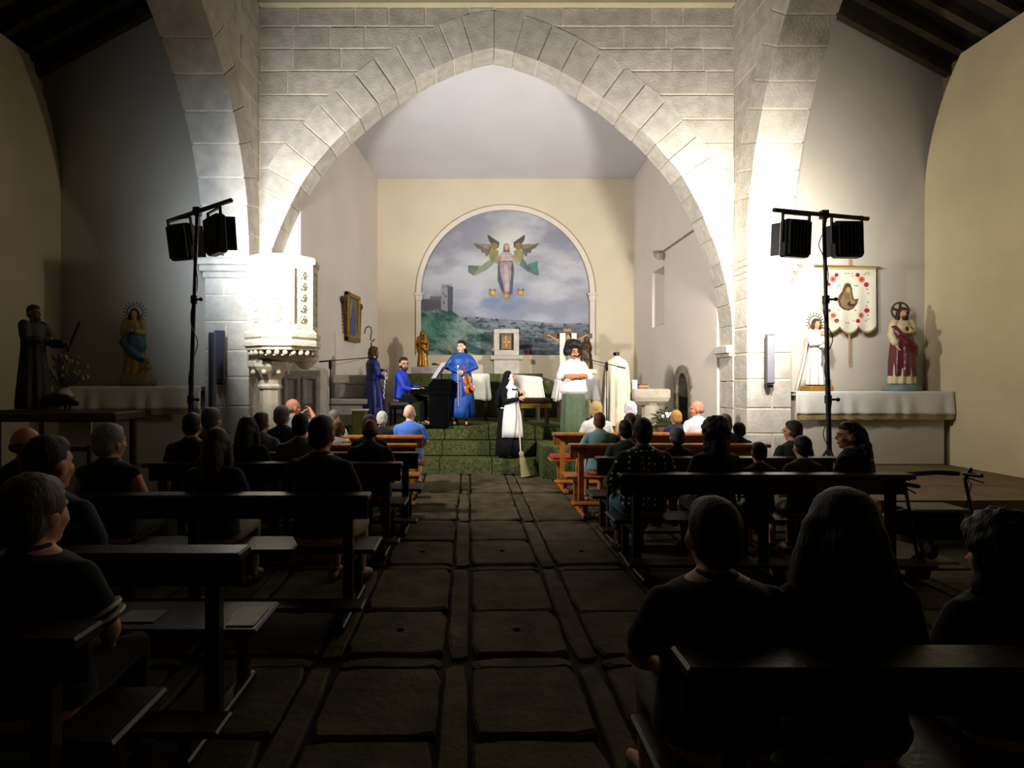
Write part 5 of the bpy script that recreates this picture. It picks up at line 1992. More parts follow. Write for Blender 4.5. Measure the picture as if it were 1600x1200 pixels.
GR = 'listeners on the pews'
DOTS = M_dots('polka_dot_fabric', '#0d0d12', '#f0f0f0', 19, .26)
STRIPE = cloth_mat('#1b1b26')
PRINT = M_dots('white_print_navy', '#14162b', '#c9cbe8', 14, .12)
FLORAL = M_dots('white_grey_print', '#d5d3cf', '#6f6f78', 24, .26)
CH = '#1f1a18'
AUD = [
    # right block, front row
    ('blonde short-haired listener in a white top, front pew right of the passage', 101, 932, 627, dict(hair='full', hairc='#c8a870', shirt='#efece6', sleeve='short', pants='#cfcac0', wd=1.05, hy=-.2)),
    ('white-haired listener in a tan top, front pew by the cape', 101, 985, 627, dict(hair='full', hairc='#efeeee', shirt='#c9a984', pants='#444444')),
    ('blonde listener in a navy top next to the bald man in white', 101, 1056, 641, dict(hair='full', hairc='#b98c4a', shirt='#1d2342', pants='#222233', wd=1.05, hy=.25)),
    ('bald man in a white shirt turning his head, front pew by the right pillar', 101, 1090, 625, dict(hair='fringe', hairc='#9a8a80', skin='red', shirt='#f2f1ef', sleeve='short', pants='#3a3f52', hy=1.15, yaw=14, vox=.011, face=True, wd=1.1)),
    ('brown-haired listener in a teal tee shirt leaning on the second right pew', 122, 937, 644, dict(hair='neat', hairc='#5f3a22', shirt='#6f9a9c', sleeve='short', pants='#8e9792', legs='shorts', wd=1.12, skin='tan', armL=((-.30, -.03, .78), (-.33, .02, .5)))),
    ('auburn-haired listener half hidden behind the polka dot dress', 122, 985, 646, dict(hair='full', hairc='#4a2420', shirt='#3a2a30', pants='#222222')),
    ('grey straight-haired listener at the far end of the second right pew', 122, 1133, 646, dict(hair='bob', hairc='#8d857a', shirt='#4d4a52', pants='#222222')),
    ('brown round-haired listener beside the far right end of the second pew', 122, 1155, 660, dict(hair='full', hairc='#33241c', shirt='#2a2528', pants='#222222')),
    ('dark-haired man in a dark green shirt, third pew right', 147, 978, 655, dict(hair='short', hairc=CH, shirt='#2c3629', pants='#1c1c1c', wd=1.08)),
    ('grey-haired listener in dark navy, third pew right', 147, 1058, 667, dict(hair='full', hairc='#5f646c', shirt='#161b2c', pants='#1c1c1c', wd=1.1)),
    ('short-haired listener with glasses in an olive shirt, third pew before the right pillar', 147, 1240, 656, dict(hair='short', hairc='#3a3129', shirt='#363829', pants='#1c1c1c', glasses=True, face=True, hy=.5, wd=1.0)),
    ('woman in a black polka dot dress at the passage end of the fourth right pew', 178, 1005, 652, dict(hair='short', hairc=CH, shirt='#111116', shirtmat=DOTS, sleeve='elbow', pants='#3f7f8c', legs='lapskirt', wd=1.18, skin='brown', armL=((-.27, .0, .77), (-.2, .25, .62)))),
    ('curly dark-haired woman in black in the middle of the fourth right pew', 178, 1118, 658, dict(hair='curlylong', hairc='#15100e', shirt='#141214', sleeve='long', pants='#141214', wd=1.05)),
    ('small child with cropped dark hair on the fourth right pew', 178, 1187, 690, dict(hair='crew', hairc='#1b1613', shirt='#2a2c24', pants='#6d6a5d', legs='shorts', wd=.95)),
    ('boy in an olive tee shirt on the fourth right pew', 178, 1255, 680, dict(hair='short', hairc='#1b1714', shirt='#4a4a33', pants='#6a664e', legs='shorts', wd=.98)),
    ('woman in profile with long wavy hair at the wall end of the fourth right pew', 178, 1331, 658, dict(hair='wavylong', hairc='#120d0b', shirt='#101013', sleeve='short', pants='#101013', yaw=30, hy=.75, vox=.011, face=True, wd=1.0, skin='tan')),
    # right, nearest
    ('short-haired man in a dark tee shirt closest to the passage, lower right', 520, 1118, 780, dict(hair='short', hairc='#120f0d', shirt='#12131b', pants='#6f6a5e', legs='shorts', wd=1.22, vox=.012, hk=1.14)),
    ('long-haired woman in the middle of the nearest right pew', 520, 1320, 770, dict(hair='verylong', hairc='#2a1c12', shirt='#2a1a16', pants='#3c1f1f', legs='lapskirt', wd=1.1, vox=.012, hk=1.15)),
    ('curly-haired listener cut by the frame at the lower right', 505, 1565, 818, dict(hair='curlylong', hairc='#1d140f', shirt='#0f0f12', pants='#171717', wd=1.1, vox=.013, hk=1.12)),
    # left block
    ('bald man in a bright blue polo at the passage end of the front left pew', 106, 640, 632, dict(hair='bald', skin='pale', shirt='#557fd6', sleeve='short', pants='#8d8368', legs='shorts', wd=1.12, hk=1.15, hy=-.25, glasses=True, face=True, vox=.011, tuck=.05, shoe=True, skirt=None)),
    ('white-haired listener in a black top beside the blue polo man', 106, 597, 643, dict(hair='full', hairc='#c9c6bd', shirt='#17181a', sleeve='short', pants='#1c1c1c', wd=1.08, hp=-.1)),
    ('grey-haired man in light blue holding up a phone, front left pew', 106, 455, 622, dict(hair='fringe', hairc='#8b8078', skin='red', shirt='#7d93ad', sleeve='short', pants='#4a5060', hy=-.9, armR=((.30, .17, .98), (.17, .33, 1.15)), armL=((-.2, .27, .93), (.03, .38, 1.12)), vox=.011, face=True, lean=.1)),
    ('grey-haired listener facing left at the middle of the front left pew', 106, 522, 640, dict(hair='short', hairc='#77706a', shirt='#c9ccd2', skin='red', pants='#3a3a3a', hy=-.5)),
    ('grey-purple haired woman in a navy top with white print, second left pew', 122, 441, 634, dict(hair='full', hairc='#77727e', shirt='#14162b', shirtmat=PRINT, sleeve='none', pants='#1c1c1c', wd=1.05, hy=-.3)),
    ('sandy-haired listener in a grey and white print, second left pew', 122, 527, 655, dict(hair='bob', hairc='#7a5a36', shirt='#d5d3cf', shirtmat=FLORAL, pants='#444444')),
    ('grey-cropped listener showing above the dark bald head, third left pew', 138, 577, 648, dict(hair='full', hairc='#5f5850', shirt='#26262a', pants='#1c1c1c')),
    ('greying listener in a light grey shirt, third left pew', 138, 408, 643, dict(hair='short', hairc='#4a4038', shirt='#6f777c', pants='#1c1c1c', hy=-.3)),
    ('grey-haired man in a mustard jacket before the left pillar', 138, 331, 637, dict(hair='full', hairc='#5d5660', shirt='#4a3c22', sleeve='long', pants='#1c1c1c', hy=-.4)),
    ('dark long-haired woman, fourth left pew', 157, 386, 650, dict(hair='long', hairc='#16110e', shirt='#151315', sleeve='long', pants='#151315', wd=1.0)),
    ('dark-haired listener with a grey collar, fourth left pew', 157, 469, 645, dict(hair='short', hairc='#1a1613', shirt='#565b60', pants='#1c1c1c', wd=1.05)),
    ('dark-haired man in black under the left light stand', 157, 299, 644, dict(hair='short', hairc='#141110', shirt='#121214', sleeve='short', pants='#141414', wd=1.12)),
    ('balding man in dark clothes at the passage end of the fourth left pew', 157, 578, 653, dict(hair='fringe', hairc='#1c1815', skin='brown', shirt='#1a1d26', pants='#3b4458', wd=1.12)),
    ('tall dark-haired man in black with pale shorts, fifth left pew', 216, 501, 648, dict(hair='short', hairc='#15120f', shirt='#141414', sleeve='short', pants='#9a8f74', legs='shorts', wd=1.15, yaw=-12)),
    ('brown long-haired woman in a dark cardigan, fifth left pew', 216, 337, 668, dict(hair='long', hairc='#3a2b1e', shirt='#26261f', sleeve='long', pants='#8d856f', wd=1.0)),
    ('grey-haired woman with bare arms in a black top, fifth left pew', 216, 171, 662, dict(hair='full', hairc='#8f8880', shirt='#111112', sleeve='none', pants='#141414', wd=1.12, hy=-.5)),
    ('balding listener at the far left behind the dark-haired man in blue', 216, 38, 665, dict(hair='fringe', hairc='#3a332c', skin='tan', shirt='#1c1a18', pants='#141414', hy=-.4)),
    ('dark-haired man in a dark blue shirt, sixth left pew', 320, 72, 683, dict(hair='short', hairc='#100d0c', shirt='#2b3350', sleeve='short', pants='#141414', wd=1.12, hy=-.3, hk=1.15)),
    ('grey-brown haired listener in a striped sleeve tee shirt at the lower left', 470, 50, 745, dict(hair='full', hairc='#5e5642', shirt='#15151c', sleeve='short', pants='#1c1c1c', wd=1.2, vox=.012, hy=-.3, hk=1.12)),
]
INFO = {}
for lab, K, px, py, kw in AUD:
    o, inf = seated(lab, K, px, py, group=GR, **kw)
    INFO[lab] = (o, inf)


def near(sub):
    for l, v in INFO.items():
        if sub in l:
            return v


# light sleeve bands of the near left listener
o, inf = near('striped sleeve')
for sd in (-1, 1):
    p0, p1, p2 = inf['arms'][sd]
    for a in (.66, .8):
        c = p0.lerp(p1, a)
        d = (p1 - p0).normalized()
        MB().tube([c - d * .006, c + d * .006], .076, 18, False).build('sleeve_band', WHITEC, o, local=True)
# phone held up by the man in light blue
o, inf = near('holding up a phone')
Rz = Matrix.Rotation(o.rotation_euler.z, 3, 'Z')
pw = Vector(o.location) + Rz @ ((inf['arms'][1][2] + inf['arms'][-1][2]) / 2 + Vector((0, .06, .09)))
t = thing('phone', 'black phone raised by the man in light blue', 'phone', tuple(pw))
MB().bbox((pw.x - .075, pw.y - .006, pw.z - .04), (pw.x + .075, pw.y + .006, pw.z + .04), .006).build('case', BLACK, t)
MB().box((pw.x - .068, pw.y - .0075, pw.z - .035), (pw.x + .068, pw.y - .0055, pw.z + .035)).build('screen', M('dim_phone_screen', '#2e2f38', .2), t)
# white bag/sheet on laps and seats
for lab, px, py, K, w_, d_, z_ in (('loose white sheet at the passage end of the sixth left pew seat', 388, 960, 297, .14, .24, .452),
                                   ('grey booklet lying on the sixth left pew seat', 222, 964, 297, .2, .15, .452)):
    q = at(px, py, K)
    t = thing('paper_sheet', lab, 'paper', (q.x, q.y, z_))
    MB().box((q.x - w_ / 2, q.y - d_ / 2, z_), (q.x + w_ / 2, q.y + d_ / 2, z_ + .006)).build('sheet', WHITEC if 'white' in lab else M('grey_paper', '#8f8b84'), t)
q = at(1164, 776, 168)
t = thing('water_bottle', 'clear water bottle on the fourth right pew beside the child', 'bottle', (q.x, F / 178 + .3, .45))
yb_ = F / 178 + .3
MB().lathe([(.03, .452), (.036, .46), (.036, .58), (.014, .63), (.014, .64)], 16, (q.x, yb_)).build('bottle_body', M('pale_bottle_plastic', '#b9bfae', .15), t)
MB().lathe([(.016, .64), (.016, .66)], 12, (q.x, yb_)).build('cap', WHITEC, t)
# red cushion on the first right pew
q = at(878, 716, 97)
t = thing('seat_cushion', 'flat red cushion at the passage end of the front right pew', 'cushion', (q.x, F / 101 + .25, .45))
MB().bbox((1.28, F / 101 + .07, .452), (1.75, F / 101 + .42, .50), .025).build('cushion_pad', M('red_cushion_cloth', '#b03a3e', .85, .15, 8, .3, 30), t)

# ------------------------------------------------------------------ performers
BLUE_S = M('royal_blue_satin', '#1c4ea6', .5, .2, 8, .3, 14, spec=.4)
NAVY_S = M('navy_blue_satin', '#1d2a78', .45, .2, 8, .3, 14, spec=.45)


def stand_at(px, pyfoot, K, floor):
    return Vector(((px - VX) / K, F / K, floor))


# violinist
p = stand_at(721, 665, 80, .81)
hgt = H - (533 - VY) / 80 - .81
s = hgt / 1.71
sk = dict(mat=BLUE_S, nf=12, secs=[(0, 0, z * s, rx, ry, fa) for z, rx, ry, fa in ((.17, .27, .24, .05), (.3, .265, .23, .05), (.6, .24, .2, .04), (.85, .21, .17, .02), (.98, .18, .145, .0), (1.05, .16, .125, 0))])
vi, iv = person('woman in a royal blue tunic and long skirt holding a violin and bow', p, PI - .12, s, 'stand', hair='ponytail', hairc='#14100e', skin='pale', shirt='#1f45b4', shirtmat=BLUE_S,
                sleeve='long', legs=None, skirt=sk, hy=-.35, vox=.009, face=True, armL=((-.30, .02, .80), (-.07, .24, .70)), armR=((.30, .02, .80), (.05, .25, .71)),
                hemz=.36, baggy=1.16, wd=1.05, handsL=(Vector((1, .35, -.1)), Vector((0, -1, -.4)), .8), handsR=(Vector((-1, .35, -.1)), Vector((0, -1, -.4)), .8))


def violin(label, org, R):
    t = thing('violin', label, 'violin', tuple(org))
    VW = M('varnished_violin_wood', '#b4561c', .25, .4, 10, col2='#7c2e0c', spec=.6)

    def T(mb):
        mb.v = [tuple(R @ Vector(q) + Vector(org)) for q in mb.v]
        return mb
    prof = [(.0, .0), (.06, .004), (.095, .03), (.104, .07), (.092, .115), (.062, .145), (.056, .175), (.062, .205), (.08, .225), (.084, .265), (.072, .31), (.04, .345), (0, .355)]
    poly = [(a, b) for a, b in prof] + [(-a, b) for a, b in prof[-2:0:-1]]
    b = T(MB().prism(poly, lambda a, z, d: (a, d, z), -.018, .018))
    b.build('sound_box', VW, t, bevel=.004)
    T(MB().prism([(a * .94, .01 + z * .95) for a, z in poly], lambda a, z, d: (a, d, z), .018, .026)).build('belly', M('golden_belly_wood', '#c9722c', .25, .3, 14, spec=.6), t, bevel=.006)
    T(MB().bbox((-.013, .03, .16), (.013, .042, .42), .003)).build('fingerboard', BLACKP, t)
    T(MB().bbox((-.012, .0, .34), (.012, .03, .49), .004)).build('neck', VW, t)
    sc = MB().ell((0, .018, .535), (.013, .022, .022))
    for i, s_ in enumerate((-1, 1, -1, 1)):
        sc.tube([(0, .012, .47 + i * .016), (s_ * .034, .012, .47 + i * .016)], [.004, .006], 6)
    sc.tube([(0, .012, .48), (0, .015, .53)], .012, 8)
    T(sc).build('scroll_and_pegs', VW, t)
    T(MB().prism([(-.018, .02), (.018, .02), (.012, .11), (-.012, .11)], lambda a, z, d: (a, d, z), .034, .044)).build('tailpiece', BLACKP, t)
    T(MB().box((-.022, .026, .148), (.022, .05, .153))).build('bridge', M('bridge_maple', '#d5a96a'), t)
    for i in range(4):
        x = -.009 + .006 * i
        T(MB().tube([(x * 1.3, .044, .1), (x * 1.5, .051, .15), (x * .8, .043, .45)], .0012, 4)).build('string', M('steel_string', '#cfcfcf', .3, metal=.8), t)
    T(MB().bbox((-.05, .018, -.005), (.0, .04, .05), .008)).build('chin_rest', BLACKP, t)
    for s_ in (-1, 1):
        T(MB().tube([(s_ * .03, .027, .12), (s_ * .04, .0275, .15), (s_ * .034, .027, .185)], .003, 5)).build('sound_hole', BLACKP, t)
    return t


vb = at(735, 614, 82.5)
top_v = at(724, 571, 82.5)
up_ = (top_v - vb).normalized()
yv = Vector((0, -1, .12)).normalized()
xv = up_.cross(yv) * -1
xv = yv.cross(up_).normalized()
yv = up_.cross(xv).normalized()
violin('amber violin hanging from the hands of the woman in royal blue', vb, Matrix((xv, yv, up_)).transposed())
b0, b1 = at(716.5, 570, 83), at(717.5, 634, 83)
t = thing('violin_bow', 'thin violin bow held upright beside the violin', 'bow', tuple(b1))
MB().tube([b0, b0.lerp(b1, .5) + Vector((.004, 0, 0)), b1], .0055, 6).build('stick', DARKWOOD, t)
MB().tube([b0 + Vector((-.016, -.01, -.03)), b1 + Vector((-.012, -.01, 0))], .0045, 5).build('bow_hair', M('white_horsehair', '#e6e0d2'), t)
MB().bbox(tuple(b0 + Vector((-.024, -.016, -.05))), tuple(b0 + Vector((.004, .004, -.01))), .004).build('frog', WHITEC, t)

# clarinet player seen from behind
p = stand_at(583, 668, 81, .81)
hgt = H - (543 - VY) / 81 - .81
s = hgt / 1.71
sk = dict(mat=NAVY_S, nf=13, secs=[(0, 0, z * s, rx * s, ry * s, fa) for z, rx, ry, fa in ((.05, .31, .28, .06), (.3, .28, .25, .05), (.6, .25, .21, .04), (.85, .21, .175, .02), (1.0, .175, .14, 0), (1.06, .16, .125, 0))])
person('woman with a brown bob in a long navy dress holding a clarinet', p, -PI / 2 + .55, s, 'stand', hair='bob', hairc='#5d3d28', skin='fair', shirt='#1d2a78', shirtmat=NAVY_S, sleeve='long',
       legs=None, skirt=sk, vox=.010, hk=1.12, face=True, baggy=1.05, wd=1.08, hemz=.56, armR=((.24, .03, .74), (.12, .22, .66)), armL=((-.22, .08, .80), (-.02, .25, .84)), shoe=True,
       handsR=(Vector((-.2, 1, .1)), Vector((-1, 0, 0)), .9), handsL=(Vector((.5, 1, .1)), Vector((1, 0, -.3)), .9))
c0, c1 = at(603.5, 572, 83), at(599, 632, 83)
t = thing('clarinet', 'black clarinet with silver keys held upright by the woman in navy', 'clarinet', tuple(c1))
MB().tube([c0, c0.lerp(c1, .12), c0.lerp(c1, .13), c0.lerp(c1, .85), c0.lerp(c1, .93), c1], [.006, .011, .014, .015, .019, .033], 12, False).build('tube_body', BLACKP, t)
SILV = M('silver_keywork', '#d9d9de', .25, .1, 10, metal=.9)
MB().tube([c0.lerp(c1, .03), c0.lerp(c1, .1)], .0135, 10).build('ligature', SILV, t)
for i in range(17):
    q = c0.lerp(c1, .17 + i * .042)
    MB().ell(q + Vector((.010 * math.sin(i * 2.1), -.016, 0)), (.013, .009, .016), n=8, m=6).build('key', SILV, t, smooth=True)

# pianist, bench and piano
p = Vector((at(626, 0, 79).x, F / 79, .81))
pi_, ip = person('bearded man with glasses in a blue shirt seated at the piano', p, -PI / 2 - .15, .98, 'sit', hair='short', hairc='#2b1d15', skin='fair', shirt='#2443c4', shirtmat=M('cobalt_blue_shirt', '#2443c4', .7, .2, 9, .4, 20),
                 sleeve='long', pants='#0c0c0e', hy=-.95, vox=.009, face=True, beard='#3a2417', glasses=True, hk=1.12, wd=1.08, lean=.06,
                 armR=((.25, .12, .74), (.16, .36, .68)), armL=((-.25, .1, .76), (-.16, .36, .72)))
t = thing('piano_bench', 'black padded piano bench under the pianist', 'bench', (p.x, p.y, .81))
MB().bbox((p.x - .2, p.y - .36, 1.19), (p.x + .2, p.y + .36, 1.262), .03).build('pad', M('grey_black_vinyl', '#3a3a40', .4), t)
MB().bbox((p.x - .18, p.y - .34, 1.13), (p.x + .18, p.y + .34, 1.19), .01).build('frame', BLACKP, t)
for a in (-.15, .15):
    for b in (-.3, .3):
        MB().bbox((p.x + a - .025, p.y + b - .025, .81), (p.x + a + .025, p.y + b + .025, 1.14), .006).build('leg', BLACKP, t)
K = 80.0
x0, x1 = at(644, 0, K).x, at(706, 0, K).x
yk = F / K - .35
t = thing('digital_piano', 'black digital piano turned sideways with white music sheets on its desk', 'piano', ((x0 + x1) / 2, yk + .6, .81))
zk = .81 + .70
MB().bbox((x0, yk, zk - .1), (x1, yk + 1.4, zk), .012).build('key_bed', BLACKP, t)
prof = [(x0 + .34, zk + .002), (x1, zk + .002), (x1, zk + .2), (x0 + .42, zk + .2), (x0 + .34, zk + .12)]
MB().prism(prof, lambda a, z, d: (a, d, z), yk + .0, yk + 1.4).build('top_case', BLACKP, t, bevel=.012)
for yy in (yk, yk + 1.36):
    MB().bbox((x0, yy, zk), (x0 + .34, yy + .035, zk + .04 if yy > yk else zk + .012), .008).build('cheek_block', BLACKP, t)
for i in range(36):
    MB().box((x0 + .02, yk + .045 + i * .0362, zk + .002), (x0 + .17, yk + .08 + i * .0362, zk + .022)).build('white_key', M('ivory_key', '#f3f1ea', .3), t)
for i in range(36):
    if i % 7 in (2, 6):
        continue
    MB().box((x0 + .08, yk + .068 + i * .0362, zk + .022), (x0 + .17, yk + .09 + i * .0362, zk + .033)).build('black_key', BLACKP, t)
MB().bbox((x1 - .3, yk + .05, .83), (x1 - .24, yk + 1.35, zk - .1), .01).build('back_panel', BLACKP, t)
for yy in (yk + .02, yk + 1.3):
    MB().bbox((x0 + .36, yy, .83), (x1 - .04, yy + .07, zk - .1), .012).build('side_leg', BLACKP, t)
    MB().bbox((x0 + .1, yy, .81), (x1, yy + .07, .85), .01).build('foot', BLACKP, t)
MB().bbox((x0 + .3, yk + .6, .83), (x0 + .42, yk + .8, .87), .01).build('pedal_box', BLACKP, t)
for i in range(3):
    MB().bbox((x0 + .2, yk + .62 + i * .06, .84), (x0 + .32, yk + .65 + i * .06, .85), .003).build('pedal', BRASS, t)
dk = MB().add([(x0 + .40, yk + .15, zk + .2), (x0 + .40, yk + 1.1, zk + .2), (x0 + .56, yk + 1.1, zk + .44), (x0 + .56, yk + .15, zk + .44),
               (x0 + .42, yk + .15, zk + .2), (x0 + .42, yk + 1.1, zk + .2), (x0 + .58, yk + 1.1, zk + .44), (x0 + .58, yk + .15, zk + .44)],
              [(0, 1, 2, 3), (7, 6, 5, 4), (0, 3, 7, 4), (1, 5, 6, 2), (0, 4, 5, 1), (3, 2, 6, 7)])
ym_ = yk + .62
dk.v = [(a - .2 * (b - ym_), b, c) for a, b, c in dk.v]
dk.build('music_desk', M('dark_violet_plastic', '#2b2838', .4), t)
for i, dx in enumerate((.1, .42)):
    t2 = thing('sheet_music', ['white music sheet nearest the audience on the piano desk', 'white music sheet farther back on the piano desk'][i], 'sheet music', (x0 + .42, yk + .2 + dx, zk + .21), 0, 'music sheets on the piano')
    sh_m = MB().add([(x0 + .385, yk + .17 + dx, zk + .215), (x0 + .385, yk + .45 + dx, zk + .215), (x0 + .59, yk + .45 + dx, zk + .53), (x0 + .59, yk + .17 + dx, zk + .53),
              (x0 + .39, yk + .17 + dx, zk + .215), (x0 + .39, yk + .45 + dx, zk + .215), (x0 + .595, yk + .45 + dx, zk + .53), (x0 + .595, yk + .17 + dx, zk + .53)],
             [(0, 1, 2, 3), (7, 6, 5, 4), (0, 3, 7, 4), (1, 5, 6, 2), (0, 4, 5, 1), (3, 2, 6, 7)])
    sh_m.v = [(a - .2 * (b - ym_), b, c) for a, b, c in sh_m.v]
    sh_m.build('sheet', M('sheet_paper', '#e4e6ee', .8), t2)
# small microphone on a clamp by the piano
q = at(680, 585, 79)
t = thing('piano_microphone', 'small black microphone on a stand over the piano', 'microphone', (q.x, q.y + .5, .81))
MB().tube([(q.x + .1, q.y + .5, .83), (q.x + .1, q.y + .5, at(0, 578, 79).z)], .012, 8).build('pole', BLACK, t)
MB().tube([(q.x + .1, q.y + .5, at(0, 578, 79).z), (q.x + .04, q.y + .5, at(0, 569, 79).z), (q.x - .08, q.y + .48, at(0, 568, 79).z)], .012, 8).build('boom', BLACK, t)
MB().tube([(q.x - .08, q.y + .48, at(0, 568, 79).z), (q.x - .02, q.y + .48, at(0, 568, 79).z)], .024, 10).build('microphone', BLACK, t)
MB().lathe([(.14, .81), (.14, .83), (.03, .85)], 16, (q.x + .1, q.y + .5)).build('base', BLACK, t)

# the nun with the broom
K = 85.0
p = stand_at(795, 718, K, .27)
hgt = H - (581 - VY) / K - .27
s = hgt / 1.71
HAB = M('black_habit_wool', '#17161a', .9, .2, 8, .4, 18, spec=.15)
APR = M('white_apron_cotton', '#f0efec', .85, .05, 8, .3, 18)
sk = dict(mat=HAB, nf=9, name='habit_skirt', secs=[(0, 0, z * s, rx, ry, fa) for z, rx, ry, fa in ((.06, .25, .25, .05), (.3, .24, .24, .045), (.6, .215, .215, .03), (.85, .2, .19, .02), (1.0, .165, .15, 0), (1.06, .15, .13, 0))])
nu, iu = person('nun in black habit and white apron leaning on a broom on the carpeted steps', p, -PI / 2 - .8, s, 'stand', hair=None, skin='fair', shirt='#17161a', shirtmat=HAB, sleeve='long', legs=None,
                skirt=sk, vox=.009, face=True, hk=1.0, baggy=1.06, hp=.12, hy=.62, armR=((.24, .10, .74), (.04, .30, .80)), armL=((-.24, .12, .76), (-.06, .31, .9)), hemz=.56,
                handsR=(Vector((-.3, 1, .4)), Vector((-1, 0, 0)), .9), handsL=(Vector((.3, 1, .4)), Vector((1, 0, 0)), .9))
hc, Rh, k = iu['hc'], iu['Rh'], iu['k']


def hp_(q):
    return hc + Rh @ (Vector(q) * k)


wm = MB()
wm.ell(hp_((0, -.022, .02)), [.09 * k, .095 * k, .108 * k], Rh)
wm.ell(hp_((0, -.004, -.095)), [.075 * k, .075 * k, .05 * k], Rh)
for sd in (-1, 1):
    wm.tube([hp_((sd * .066, .035, .04)), hp_((sd * .068, .04, -.04)), hp_((sd * .04, .05, -.11))], [.022 * k] * 3, 8)
wm.tube([hp_((0, -.02, -.08)), Vector((0, 0, 1.42 * s))], [.075 * k, .11 * k], 14)
wm.ell((0, .03, 1.385 * s), (.15 * s, .125 * s, .07 * s))
wm.build('wimple', APR, nu, local=True, remesh=.01)
vl = MB()
vl.ell(hp_((0, -.034, .034)), [.099 * k, .098 * k, .112 * k], Rh)
vl.tube([hp_((0, -.05, .0)), hp_((0, -.085, -.1)), Vector((0, -.13 * s, 1.33 * s)), Vector((0, -.16 * s, 1.1 * s)), Vector((0, -.17 * s, .95 * s))], [.09 * k, .10 * k, .14 * s, .16 * s, .14 * s], 16)
for sd in (-1, 1):
    vl.tube([Vector((sd * .1 * s, -.08 * s, 1.40 * s)), Vector((sd * .20 * s, -.08 * s, 1.28 * s)), Vector((sd * .21 * s, -.1 * s, 1.05 * s))], [.06 * s, .075 * s, .06 * s], 10)
vl.build('veil', HAB, nu, local=True, remesh=.012)
ap = MB()


def ap_ring(z, hw, y, bulge, n=14):
    return [(hw * (2 * i / n - 1), y + bulge * (1 - (2 * i / n - 1) ** 2), z * s) for i in range(n + 1)]


rows = [ap_ring(.42, .25, .06, .215), ap_ring(.55, .245, .06, .205), ap_ring(.72, .235, .06, .19), ap_ring(.88, .215, .06, .17), ap_ring(.98, .195, .06, .14), ap_ring(1.1, .165, .07, .11), ap_ring(1.25, .14, .08, .085), ap_ring(1.38, .10, .08, .065)]
ap.rings(rows, cap=False, closed=False)
ob = ap.build('apron', APR, nu, local=True, smooth=True)
so = ob.modifiers.new('s', 'SOLIDIFY')
so.thickness = .012
MB().tube([(.2 * math.cos(a) * .87 * s, .165 * math.sin(a) * s, .99 * s) for a in [2 * PI * i / 24 for i in range(25)]], .016, 6, False).build('apron_string', APR, nu, local=True)
MB().tube([(-.05, .14, 1.36 * s), (0, .15, 1.35 * s), (.05, .14, 1.36 * s)], .02, 8).build('collar_bow', HAB, nu, local=True)
# broom
g0, g1, g2 = at(808, 612, 86.0), at(813.5, 705, 88.5), at(822, 744, 89.6)
t = thing('broom', 'straw broom with a pale handle held by the nun', 'broom', tuple(g2))
MB().tube([g0, g0.lerp(g1, .5), g1], .0135, 8).build('handle', M('pale_broom_handle', '#bfb79f', .6), t)
STRAW = M('broom_straw', '#a89d6c', .9, .3, 40, .5, 60)
up_ = (g1 - g2).normalized()
sd_ = up_.cross(Vector((0, 1, 0))).normalized()
rings = []
for tt_, r in ((0, .022), (.08, .042), (.2, .034), (.3, .046), (.6, .062), (1.0, .085)):
    c = g1.lerp(g2, tt_)
    rings.append([c + sd_ * (r * math.cos(2 * PI * i / 28)) * (1 + .08 * (i % 2)) + Vector((0, 1, 0)) * (.6 * r * math.sin(2 * PI * i / 28)) for i in range(28)])
MB().rings(rings).build('bristles', STRAW, t)
c = g1.lerp(g2, .22)
MB().tube([c - up_ * .012, c + up_ * .012], .038, 14, False).build('binding', M('broom_binding', '#8f8458', .8), t)

# the singer
K = 84.5
p = stand_at(896, 690, K, .55)
s = (H - (540 - VY) / K - .55) / 1.71
SG = M('sage_green_trousers', '#57684f', .85, .2, 8, .5, 14)
sk = dict(mat=SG, nf=10, name='wide_trousers', secs=[(0, 0, z * s, rx * s, ry * s, fa) for z, rx, ry, fa in ((.04, .235, .17, .08), (.3, .225, .165, .07), (.6, .215, .16, .05), (.85, .205, .155, .02), (1.0, .17, .13, 0), (1.05, .16, .12, 0))])
WT = M('white_loose_top', '#f4f3f1', .85, .05, 8, .35, 12)
sg, ig = person('singer with large dark curly hair in a white top and sage trousers, arms folded', p, PI + .1, s, 'stand', hair='afro', hairc='#1c1311', skin='tan', shirt='#f4f3f1', shirtmat=WT, sleeve='elbow',
                legs=None, skirt=sk, vox=.009, hairvox=.012, face=True, hk=1.08, baggy=1.22, wd=1.08, hemz=.47, hy=.12,
                armR=((.255, .07, .78), (-.05, .22, .80)), armL=((-.255, .07, .78), (.05, .25, .77)),
                handsR=(Vector((-1, .0, -.05)), Vector((0, -1, 0)), .3), handsL=(Vector((1, 0, .05)), Vector((0, -1, 0)), .3))

